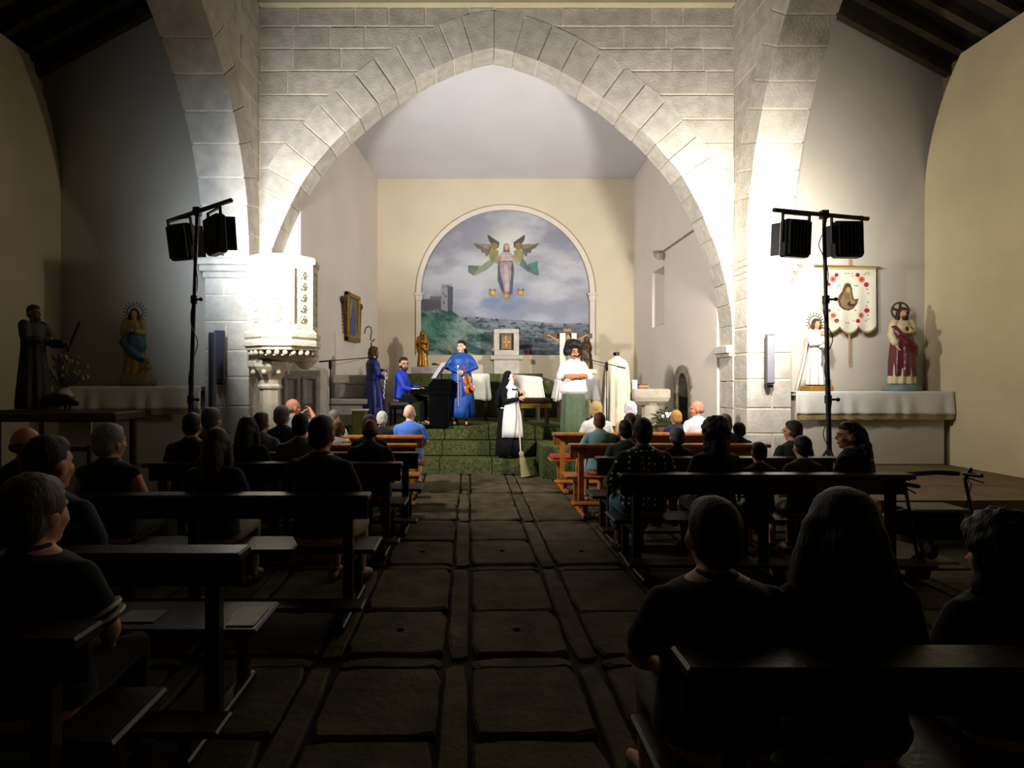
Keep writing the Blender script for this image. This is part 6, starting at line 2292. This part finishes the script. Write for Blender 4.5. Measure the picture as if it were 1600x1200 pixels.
# ------------------------------------------------------------------ statues
def statue(name, label, base, h, yaw, robe_mat, mantle_mat=None, hairm=None, skinm=None, veil=False, halo=None, arms=None, child=None, wide=1.0, lean=0.0, beard=False, hairkind='long', extra=None, robe_secs=None, vox=.012, cat='statue', mantle='shawl'):
    """a robed figure of height h standing on base (world), facing -y rotated by yaw"""
    t = thing(name, label, cat, tuple(base), yaw)
    s = h / 1.71
    R = Matrix.Identity(3)
    hc = Vector((lean, -.02, 1.595)) * s
    skinm = skinm or M('painted_flesh', '#b98d63', .5, .15, 10)
    b = MB()
    Rh = Matrix.Rotation(PI, 3, 'Z')
    head_prims(b, hc, Rh, s * 1.05)
    b.tube([(0, 0, 1.38 * s), (lean * s * .6, -.01, 1.54 * s)], [.075 * s, .052 * s], 10)
    A = arms or {-1: ((-.22, -.08, 1.12), (-.05, -.22, 1.2)), 1: ((.22, -.08, 1.12), (.05, -.22, 1.18))}
    sl = MB()
    for sd in (-1, 1):
        sh = Vector((sd * .17, 0, 1.39)) * s
        el, wr = Vector(A[sd][0]) * s, Vector(A[sd][1]) * s
        b.tube([el, wr], [.04 * s, .03 * s], 8)
        hand(b, wr, wr - el, Vector((-sd, 0, -.2)), .35, sd, s)
        sl.tube([sh, sh.lerp(el, .6), el, el.lerp(wr, .75)], [.085 * s, .085 * s, .085 * s, .075 * s], 12)
    b.build('body', skinm, t, local=True, remesh=vox * .8, sm_it=2)
    rs = robe_secs or [(.02, .25, .22, .10), (.12, .25, .22, .11), (.4, .23, .2, .10), (.75, .205, .175, .07), (1.0, .19, .15, .04), (1.2, .195, .15, .02), (1.36, .19, .125, .0), (1.44, .10, .09, 0)]
    sl.secs([(lean * s * z * .3, 0, z * s, rx * wide * s, ry * wide * s, fa) for z, rx, ry, fa in rs], 60, nf=9, ph=1.0)
    sl.build('robe', robe_mat, t, local=True, remesh=vox, sm_it=1)
    if hairm is not None:
        h_ = MB()
        hair_prims(h_, hc, Rh, s * 1.05, hairkind)
        h_.build('hair', hairm, t, local=True, remesh=vox, sm_it=1)
    if beard:
        h_ = MB()
        h_.ell(hc + Vector((0, -.06, -.11)) * s, (.05 * s, .045 * s, .07 * s))
        h_.build('beard', hairm, t, local=True, remesh=vox)
    if mantle_mat is not None:
        m_ = MB()
        if veil:
            m_.ell(hc + Vector((0, .03, .035)) * s, (.1 * s, .1 * s, .115 * s))
            m_.tube([hc + Vector((0, .06, 0)) * s, Vector((0, .09, 1.38)) * s, Vector((0, .11, 1.0)) * s, Vector((0, .1, .5)) * s], [.095 * s, .16 * s, .19 * s, .2 * s], 16)
        if mantle == 'shawl':
            for sd in (-1, 1):
                m_.tube([Vector((sd * .06, .02, 1.44)) * s, Vector((sd * .19, .02, 1.36)) * s, Vector((sd * .24, .0, 1.1)) * s, Vector((sd * .20, .03, .7)) * s], [.06 * s, .085 * s, .09 * s, .06 * s], 10)
        if mantle in ('shawl', 'sash', 'wrap'):
            pts = [Vector((-.2, -.02, 1.28)), Vector((-.14, -.14, 1.12)), Vector((.0, -.19, .98)), Vector((.14, -.17, .82)), Vector((.22, -.06, .66))]
            m_.tube([q * s for q in pts], [.08 * s, .075 * s, .085 * s, .095 * s, .08 * s], 10)
        if mantle == 'waist':
            m_.secs([(.0, -.01, z * s, rx * s, ry * s, fa) for z, rx, ry, fa in ((.66, .20, .2, .05), (.8, .25, .21, .07), (1.0, .235, .19, .05), (1.15, .20, .16, .02), (1.25, .12, .12, 0))], 50, nf=7, ph=.4)
            m_.tube([q * s for q in (Vector((-.16, -.08, 1.1)), Vector((-.2, -.16, .9)), Vector((-.05, -.21, .72)), Vector((.12, -.2, .58)), Vector((.2, -.12, .5)))], [.07 * s, .08 * s, .085 * s, .08 * s, .06 * s], 10)
        if mantle == 'wrap':
            m_.secs([(.0, -.01, z * s, rx * s, ry * s, fa) for z, rx, ry, fa in ((.2, .255, .225, .10), (.5, .25, .22, .10), (.8, .235, .2, .07), (1.05, .215, .175, .03), (1.15, .17, .14, 0))], 50, nf=7, ph=.4)
        m_.build('mantle', mantle_mat, t, local=True, remesh=vox, sm_it=1)
    if halo == 'stars':
        g = MB()
        g.tube([hc + Vector((.165 * math.cos(a), .06, .04 + .165 * math.sin(a))) * s for a in [2 * PI * i / 28 for i in range(29)]], .009 * s, 6, False)
        for i in range(18):
            a = 2 * PI * i / 18
            d = Vector((math.cos(a), 0, math.sin(a)))
            c = hc + Vector((0, .06, .04)) * s
            g.tube([c + d * .165 * s, c + d * .225 * s], [.008 * s, .004 * s], 5)
            g.ell(c + d * .235 * s, .016 * s, n=6, m=4)
        g.build('halo', BLACKH, t, local=True)
    if halo == 'wheel':
        g = MB()
        c = hc + Vector((0, .07, .06)) * s
        g.tube([c + Vector((.185 * math.cos(a), 0, .185 * math.sin(a))) * s for a in [2 * PI * i / 28 for i in range(29)]], .022 * s, 8, False)
        for a in (PI / 2, PI / 2 + 1.26, PI / 2 - 1.26, PI / 2 + 2.5, PI / 2 - 2.5):
            g.prism([(c.x + .02 * s * math.cos(a + PI / 2), c.z + .02 * s * math.sin(a + PI / 2)), (c.x + .185 * s * math.cos(a - .16), c.z + .185 * s * math.sin(a - .16)),
                     (c.x + .185 * s * math.cos(a + .16), c.z + .185 * s * math.sin(a + .16)), (c.x - .02 * s * math.cos(a + PI / 2), c.z - .02 * s * math.sin(a + PI / 2))], lambda x, z, d: (x, d, z), c.y - .012 * s, c.y + .012 * s)
        g.build('halo', M('dark_gilt', '#6f5c3c', .4, .3, 12, metal=.6), t, local=True)
    return t, s, hc


BLACKH = M('dark_iron_halo', '#2b2419', .5, .3, 10, metal=.4)
POLY = dict(rough=.35)

# white Virgin with child, right altar
ZA = 1.50
q = at(1275, 611, 97)
h_ = (611 - 8 - 499) / 97
b0 = Vector((q.x, q.y, ZA + .012))
WROBE = M('white_brocade', '#ece9e2', .8, .08, 10, .3, 24)
vt, vs_, vh = statue('virgin_statue', 'white robed Virgin statue with a child and a wide cape on the right altar', b0 + Vector((0, 0, .085)), h_, .1, WROBE, None, M('hair_4a2d1c', '#4a2d1c', .6, .45, 40, .7, 120), halo='stars',
                    arms={-1: ((-.2, -.1, 1.08), (-.02, -.26, 1.1)), 1: ((.2, -.08, 1.1), (.06, -.25, 1.0))}, wide=.9)
MB().bbox((-.2, -.15, -.085), (.2, .15, 0), .01).build('wooden_base', M('honey_wood_base', '#a77a35', .5, .25, 8), vt, local=True)
cp = []
for z, hw, dp in ((.0, .50, .16), (.3, .40, .15), (.6, .31, .14), (.9, .24, .13), (1.15, .19, .12), (1.3, .15, .10)):
    cp.append([(hw * vs_ * math.sin(a) * (1 + .04 * math.sin(a * 14)), .03 + dp * vs_ * math.cos(a) * .9, -.08 + (z * vs_ + .08 * z / 1.3)) for a in [-1.75 + 3.5 * i / 40 for i in range(41)]])
ob = MB().rings(cp, cap=False, closed=False).build('cape', WROBE, vt, local=True, smooth=True)
so = ob.modifiers.new('s', 'SOLIDIFY')
so.thickness = .012
ch_ = MB()
c = Vector((.03, -.2, 1.22)) * vs_
head_prims(ch_, c + Vector((0, -.01, .12)) * vs_, Matrix.Rotation(PI, 3, 'Z'), vs_ * .62)
ch_.tube([c + Vector((.02, -.02, -.22)) * vs_, c + Vector((.05, -.08, -.3)) * vs_], .03 * vs_, 8)
ch_.build('child_figure', M('painted_flesh', '#b98d63', .5, .15, 10), vt, local=True, remesh=.008, sm_it=2)
MB().secs([(c.x + dx * vs_, c.y, c.z + dz * vs_, r * vs_, r * .8 * vs_) for dz, r, dx in ((-.25, .11, .02), (-.15, .105, .01), (-.02, .09, 0), (.04, .05, 0))], 16).build('child_dress', WROBE, vt, local=True, smooth=True)
mb = MB()
for i in range(26):
    z = 1.05 - i * .018
    mb.ell((-.02 * vs_ + .006 * math.sin(i), (-.235 - .0) * vs_ - .01, z * vs_), .009, n=6, m=4)
mb.tube([(-.02 * vs_ - .025, -.24 * vs_, .57 * vs_), (-.02 * vs_ + .025, -.24 * vs_, .57 * vs_)], .006, 5)
mb.tube([(-.02 * vs_, -.24 * vs_, .61 * vs_), (-.02 * vs_, -.24 * vs_, .52 * vs_)], .006, 5)
mb.build('rosary', M('rosary_bead', '#6a6560', .4), vt, local=True)

# Sacred Heart statue, right altar
q = at(1409, 612, 97)
h_ = (612 - 10 - 482) / 97
RED = M('glazed_dark_red', '#5e1f2b', .22, .25, 8, .3, 16, spec=.6)
IVORY = M('ivory_gilt_tunic', '#cbb98e', .45, .25, 10, .2, 20)
st, ss, sh_ = statue('christ_statue', 'bearded statue in an ivory tunic and glossy dark red mantle on the right altar', (q.x, q.y, ZA + .012 + .1), h_, -.05, IVORY, RED, M('hair_3a2416', '#3a2416', .6, .45, 40, .7, 120), halo='wheel', beard=True, mantle='wrap',
                     arms={-1: ((-.24, -.02, 1.1), (-.2, -.12, .88)), 1: ((.22, -.06, 1.16), (.08, -.2, 1.24))})
MB().secs([(0, 0, -.1, .27, .22, .04), (0, 0, -.04, .26, .21, .05), (0, 0, .01, .2, .16, .03)], 30, nf=5).build('cloud_base', M('blue_green_base', '#6f8583', .6, .3, 6), st, local=True, smooth=True)
MB().ell((.0, -.165 * ss, 1.24 * ss), (.03, .012, .036)).build('heart', M('heart_red', '#7a2a22', .4), st, local=True, smooth=True)

# processional banner
bz0, bz1 = at(0, 418, 95.5).z, at(0, 518, 95.5).z
q = at(1327, 500, 95.5)
t = thing('processional_banner', 'white embroidered banner with red flowers and a veiled figure hanging at the right aisle wall', 'banner', (q.x, q.y, bz1))
MB().tube([at(1327, 405, 95.5), at(1327, 566, 95.5)], .013, 8).build('pole', M('pale_pole_wood', '#b58d62', .5), t)
MB().tube([at(1271, 415, 95.5) - Vector((0, .02, 0)), at(1374, 418, 95.5) - Vector((0, .02, 0))], .014, 8).build('crossbar', M('brass_rod', '#a08a5e', .4, metal=.4), t)
nx, ny = 130, 180
# banner coordinates: px of a view 1600/200 zoom: u 285..745, v 95..680
U, V = np.meshgrid(np.linspace(285, 745, nx + 1), np.linspace(98, 690, ny + 1))
img = np.ones(U.shape + (3,)) * np.array(lin('#ded6c2'))
cn = fbm(U / 200, V / 200, 12, 3, 2)[..., None]
img = img * (.93 + .14 * cn)
paint_poly(img, U, V, [(285, 98), (745, 98), (745, 120), (285, 120)], '#b09a66')
rng = random.Random(3)
for (x, y, r, c) in ((410, 165, 17, '#a5243a'), (380, 200, 24, '#d56a5a'), (345, 245, 16, '#b23350'), (590, 165, 17, '#a5243a'), (625, 203, 24, '#d56a5a'), (665, 247, 20, '#a83a58'),
                     (350, 467, 14, '#b23350'), (385, 508, 22, '#d4705e'), (412, 553, 17, '#a5243a'), (670, 466, 20, '#b23346'), (618, 508, 22, '#d4705e'), (590, 556, 17, '#a5243a'), (318, 300, 10, '#a83a58'), (318, 420, 10, '#a83a58')):
    for i in range(7):
        a = 2 * PI * i / 7
        paint_ell(img, U, V, x + r * .55 * math.cos(a), y + r * .55 * math.sin(a), r * .6, r * .55, c)
    paint_ell(img, U, V, x, y, r * .35, r * .35, '#7e1f2c')
for (x, y) in ((350, 160), (370, 160), (675, 155), (655, 170), (345, 540), (370, 545), (680, 550), (660, 540), (690, 150), (430, 560), (560, 562), (450, 160), (550, 160)):
    for i in range(5):
        a = rng.uniform(0, 2 * PI)
        paint_poly(img, U, V, [(x, y), (x + 26 * math.cos(a) - 3, y + 14 * math.sin(a)), (x + 30 * math.cos(a), y + 18 * math.sin(a)), (x + 20 * math.cos(a) + 4, y + 16 * math.sin(a))], '#76803f')
for (x, y) in ((672, 285), (680, 320), (680, 395), (668, 430), (678, 505), (316, 340), (318, 380), (318, 505), (490, 150), (512, 152), (420, 255), (437, 257), (567, 255), (585, 257), (495, 570), (515, 572), (430, 465), (570, 465)):
    paint_ell(img, U, V, x, y, 7, 5, '#5a5a52')
paint_poly(img, U, V, [(470, 262), (482, 238), (508, 230), (530, 240), (543, 275), (548, 320), (560, 370), (596, 366), (585, 410), (555, 450), (515, 468), (470, 460), (435, 435), (418, 385), (425, 345), (455, 305)], '#5c4a36')
paint_poly(img, U, V, [(480, 300), (500, 268), (525, 268), (535, 310), (545, 370), (570, 385), (545, 440), (500, 455), (455, 430), (440, 380)], '#8f7552')
paint_ell(img, U, V, 512, 288, 17, 24, '#b99a63')
paint_poly(img, U, V, [(495, 262), (515, 250), (530, 262), (535, 300), (524, 270), (505, 266)], '#4a3a2a')
paint_ell(img, U, V, 535, 410, 30, 24, '#41352a')
paint_ell(img, U, V, 548, 398, 18, 12, '#a08355')
for k in range(3):
    paint_poly(img, U, V, [(470 + k * 18, 320), (478 + k * 18, 320), (498 + k * 16, 370), (490 + k * 16, 372)], '#6d5a42')


def bot(u):
    x = (u - 285) / 460
    f = (x * 3) % 1.0
    return 606 + 54 * math.sin(PI * f) ** .8 + (10 if .33 < x < .66 else 0)


botm = np.vectorize(bot)(U)
edge = V > botm - 16
img = np.where(edge[..., None], np.array(lin('#8d7c4d')), img)
bcl = painted_grid('banner_cloth', nx, ny, U, np.minimum(V, botm), img, (V < botm + 6),
                   lambda u, v: ((1230 + u / 5.455 - VX) / 95.5, F / 95.5 - .03 - .012 * math.sin(u * .045) * (v - 98) / 590, H - (400 + v / 5.455 - VY) / 95.5), M_attr('banner_embroidery'), t)
bcl['label'] = 'white embroidered cloth with scalloped hem'

# left aisle: Madonna on the left altar
ZAL = 1.58
q = at(210, 601, 97)
h_ = (601 - 6 - 482) / 97
BLUEM = M('teal_blue_mantle', '#2f6670', .4, .3, 8, .2, 16, spec=.5)
YEL = M('ochre_gilt_robe', '#a48a45', .4, .35, 10, .3, 18, spec=.5)
mt, ms, mh = statue('madonna_statue', 'Virgin statue in blue mantle and ochre robe with starry halo on the left altar', (q.x, q.y, ZAL + .012 + .08), h_, .25, YEL, BLUEM, M('hair_4a3520', '#4a3520', .6, .45, 40, .7, 120), halo='stars', mantle='waist')
MB().secs([(.05, 0, -.08, .25, .2, .05), (.05, 0, .0, .27, .2, .06), (.03, 0, .12, .2, .16, .04)], 30, nf=5).build('cloud_base', M('ochre_base', '#8c7f55', .6, .3, 6), mt, local=True, smooth=True)
MB().ell((.22, -.1, .22), .06).ell((.22, -.1, .33), .045).tube([(.2, -.1, .2), (.1, -.12, .1)], .03).build('cherub', YEL, mt, local=True, smooth=True)

# St Anthony with his pig on a dark table at the left edge
K = 118.0
q = at(52, 640, K)
zt = H - (640 - VY) / K
t = thing('carrying_table', 'dark wooden table under the monk statue at the left edge', 'table', (q.x, q.y, 0))
x0, x1 = at(-45, 0, K).x, at(205, 0, K).x
MB().bbox((x0, q.y - .35, zt - .14), (x1, q.y + .35, zt - .02), .02).build('table_top', DARKWOOD, t)
MB().bbox((at(5, 0, K).x, q.y - .25, zt - .02), (at(92, 0, K).x, q.y + .28, zt), .01).build('plinth', DARKWOOD, t)
for a in (x0 + .1, x1 - .16):
    for b in (q.y - .28, q.y + .22):
        MB().bbox((a, b, 0.36 if b > F / 141 else 0), (a + .07, b + .07, zt - .14), .008).build('leg', DARKWOOD, t)
MB().box((at(66, 0, K).x, q.y + .3, .4), (at(119, 0, K).x, q.y + .32, zt - .16)).build('white_hanging', WHITEC, t)
DKR = M('dark_brown_habit', '#2a2018', .7, .3, 8, .3, 18)
h_ = (640 - 478) / K
sa, sas, sah = statue('monk_statue', 'dark monk statue stretching an arm with a short stick at the left edge', (q.x, q.y, zt), h_, 1.45, DKR, None, M('hair_2b2018', '#2b2018', .6, .45, 40, .7, 120), M('dark_flesh', '#6d4d34', .5), beard=True, hairkind='neat',
                      arms={-1: ((-.22, -.08, 1.1), (-.1, -.25, 1.15)), 1: ((.22, -.16, 1.1), (.14, -.44, 1.08))})
MB().tube([(.14 * sas, -.50 * sas, .98 * sas), (.14 * sas, -.72 * sas, 1.44 * sas)], .018, 8).build('stick', DARKWOOD, sa, local=True)
pg = at(93, 624, K)
t = thing('pig_figure', 'dark pig figure standing at the monk statue feet', 'statue', (pg.x, pg.y, zt - .02))
mb = MB()
z0 = zt - .02
mb.tube([(pg.x - .17, pg.y, z0 + .14), (pg.x - .05, pg.y, z0 + .155), (pg.x + .08, pg.y, z0 + .145), (pg.x + .17, pg.y, z0 + .12), (pg.x + .23, pg.y, z0 + .10)], [.07, .085, .08, .055, .035], 14)
for sx in (-.14, .1):
    for sy in (-.04, .04):
        mb.tube([(pg.x + sx, pg.y + sy, z0 + .1), (pg.x + sx + .01, pg.y + sy, z0 + .05), (pg.x + sx, pg.y + sy, z0 + .01)], [.03, .018, .015], 8)
for sy in (-1, 1):
    mb.tube([(pg.x + .14, pg.y + sy * .035, z0 + .17), (pg.x + .17, pg.y + sy * .05, z0 + .19)], [.02, .01], 6)
mb.tube([(pg.x - .24, pg.y, z0 + .17), (pg.x - .26, pg.y, z0 + .2)], .008, 6)
mb.build('body', M('dark_pig_paint', '#1c1815', .5), t, remesh=.009, sm_it=2)
# flowers in a pale vase behind the pig
vq = at(97, 601, 113)
t = thing('flower_vase', 'pale vase of dried yellowish flowers behind the monk statue', 'vase', (vq.x, vq.y, zt - .02))
zv = zt - .02
MB().lathe([(.08, zv), (.13, zv + .1), (.14, zv + .2), (.09, zv + .28), (.1, zv + .31)], 18, (vq.x, vq.y)).build('vase_body', M('pale_vase', '#b5afa0', .4), t)
st_ = MB()
bl = MB()
for i in range(46):
    a, r = R_(0, 2 * PI), R_(0, .34)
    e = Vector((vq.x + r * math.cos(a), vq.y + .5 * r * math.sin(a), zv + .45 + R_(0, .35) - r * .2))
    st_.tube([(vq.x, vq.y, zv + .28), e], .004, 4)
    bl.ell(e, R_(.02, .035), n=6, m=4)
st_.build('stems', M('dry_stem', '#5c5636', .8), t)['kind'] = 'stuff'
bl.build('blossoms', M('dry_yellow_blossom', '#9a8c58', .8), t)['kind'] = 'stuff'
# dark chair rails in front of the white hanging
ck = 150.0
q = at(100, 720, ck)
t = thing('ladderback_chair', 'dark ladder back chair under the monk statue table', 'chair', (q.x, q.y, 0))
for x in (at(70, 0, ck).x, at(140, 0, ck).x):
    MB().bbox((x - .02, q.y - .02, 0), (x + .02, q.y + .02, 1.02), .005).build('post', DARKWOOD, t)
    MB().bbox((x - .02, q.y + .36, 0), (x + .02, q.y + .4, .46), .005).build('leg', DARKWOOD, t)
for zz in (.72, .95):
    MB().bbox((at(70, 0, ck).x, q.y - .012, zz), (at(140, 0, ck).x, q.y + .012, zz + .05), .005).build('rail', DARKWOOD, t)
MB().bbox((at(68, 0, ck).x, q.y - .02, .44), (at(142, 0, ck).x, q.y + .42, .48), .01).build('seat', DARKWOOD, t)

# gilded Madonna left of the painting
q = at(660, 574, 64)
h_ = (574 - 517) / 64
gm, gs_, gh = statue('gilded_madonna', 'gilded Madonna and child statue left of the painting', (q.x, q.y, H - (574 - VY) / 64), h_, 0, GOLD, GOLD, M('gilt_brown', '#7c4f24', .5, .3, 12), M('gilt_flesh', '#a8743f', .5), vox=.011)
c = Vector((.13, -.14, 1.33)) * gs_
mb = MB()
head_prims(mb, c + Vector((0, 0, .15)) * gs_, Matrix.Rotation(PI, 3, 'Z'), gs_ * .65)
mb.secs([(c.x, c.y, c.z + dz * gs_, r * gs_, r * gs_ * .8) for dz, r in ((-.18, .1), (-.05, .1), (.06, .08), (.1, .04))], 14)
mb.build('child_figure', M('gilt_flesh', '#a8743f', .5), gm, local=True, remesh=.01, sm_it=2)
t = thing('marble_pedestal', 'veined marble pedestal under the gilded Madonna', 'pedestal', (q.x, q.y, 1.84))
MB().bbox((at(644, 0, 64).x, q.y - .2, 1.84), (at(673, 0, 64).x, q.y + .2, H - (574 - VY) / 64 - .003), .012).build('marble_block', M('violet_marble', '#b6a6ad', .5, .35, 12), t)
# dark bronze figure with red scarf, right of the crucifix
q = at(916, 577, 68)
BRZ = M('dark_bronze_gilt', '#4c3520', .35, .5, 14, .3, 24, metal=.5)
h_ = (577 - 532) / 68
br, bs, bh = statue('bronze_figure', 'dark bronze seated figure with a red scarf beside the crucifix', (q.x, q.y, H - (577 - VY) / 68), h_ * 1.12, .2, BRZ, BRZ, M('hair_2b2018', '#2b2018'), M('bronze_flesh', '#6d4a30', .4, metal=.3), wide=1.35, vox=.010)
MB().tube([bh + Vector((-.09, .02, -.05)) * bs, bh + Vector((-.07, .03, .09)) * bs, bh + Vector((.07, .03, .09)) * bs, bh + Vector((.09, .02, -.05)) * bs], .03 * bs, 8).build('red_scarf', M('scarf_red', '#8f2a22', .7), br, local=True)
t = thing('white_pedestal', 'white pedestal under the dark bronze figure', 'pedestal', (q.x, q.y, 1.0))
MB().bbox((q.x - .18, q.y - .17, .81), (q.x + .18, q.y + .17, 1.83), .012).build('shaft', M('cream_paint', '#d8ccaa', .6), t)
MB().bbox((q.x - .21, q.y - .2, 1.83), (q.x + .21, q.y + .2, H - (577 - VY) / 68 - .003), .012).build('cap', WHITEC, t)

# ------------------------------------------------------------------ wheeled walker
K = 174.0
o = Vector((at(1446, 0, K).x, F / K, 0))
t = thing('rollator_walker', 'black wheeled walker with a padded seat parked by the right platform', 'walker', tuple(o), 0)
TB = M('walker_frame_grey', '#2a2a2e', .4, .2, 10, metal=.5)
for sx in (-1, 1):
    hz = .87 if sx > 0 else .78
    x = sx * .27
    MB().tube([(x, -.28, .1), (x, -.18, .5), (x, -.1, .82), (x, -.16, hz + .05)], .014, 8).build('side_frame', TB, t, local=True)
    MB().tube([(x, .3, .1), (x, .1, .48), (x, -.14, .56)], .014, 8).build('front_frame', TB, t, local=True)
    g = MB().tube([(x, -.10, hz), (x, -.26, hz + .01)], .019, 10).build('hand_grip', BLACK, t, local=True)
    MB().tube([(x, -.12, hz - .03), (x + sx * .02, -.26, hz - .05)], .007, 6).build('brake_lever', BLACK, t, local=True)
    MB().tube([(x, -.1, hz - .02), (x + sx * .1, -.05, hz - .1), (x + sx * .05, -.0, .4)], .004, 5).build('brake_cable', BLACK, t, local=True)
    for yy in (-.28, .3):
        wh = MB().tube([(x - .016, yy, .1), (x + .016, yy, .1)], .1, 20, False).build('wheel', BLACK, t, local=True)
        MB().tube([(x - .019, yy, .1), (x + .019, yy, .1)], .05, 14, False).build('wheel_hub', M('grey_hub', '#6d6d70', .5), wh, local=True)
        MB().bbox((x - .03, yy - .02, .16), (x + .03, yy + .02, .24), .006).build('fork', TB, t, local=True)
MB().tube([(-.27, -.02, .80), (-.14, .05, .84), (.14, .05, .86), (.27, -.02, .86)], .022, 10).build('backrest_bar', BLACK, t, local=True)
MB().bbox((-.25, -.2, .54), (.25, .12, .575), .015).build('seat_pad', M('walker_seat', '#57544c', .5), t, local=True)
MB().bbox((-.23, -.16, .30), (.23, .10, .53), .02).build('basket', M('black_nylon', '#101012', .8), t, local=True)
MB().tube([(-.27, .1, .3), (.27, .1, .3)], .012, 8).build('cross_brace', TB, t, local=True)

bpy.context.view_layer.update()
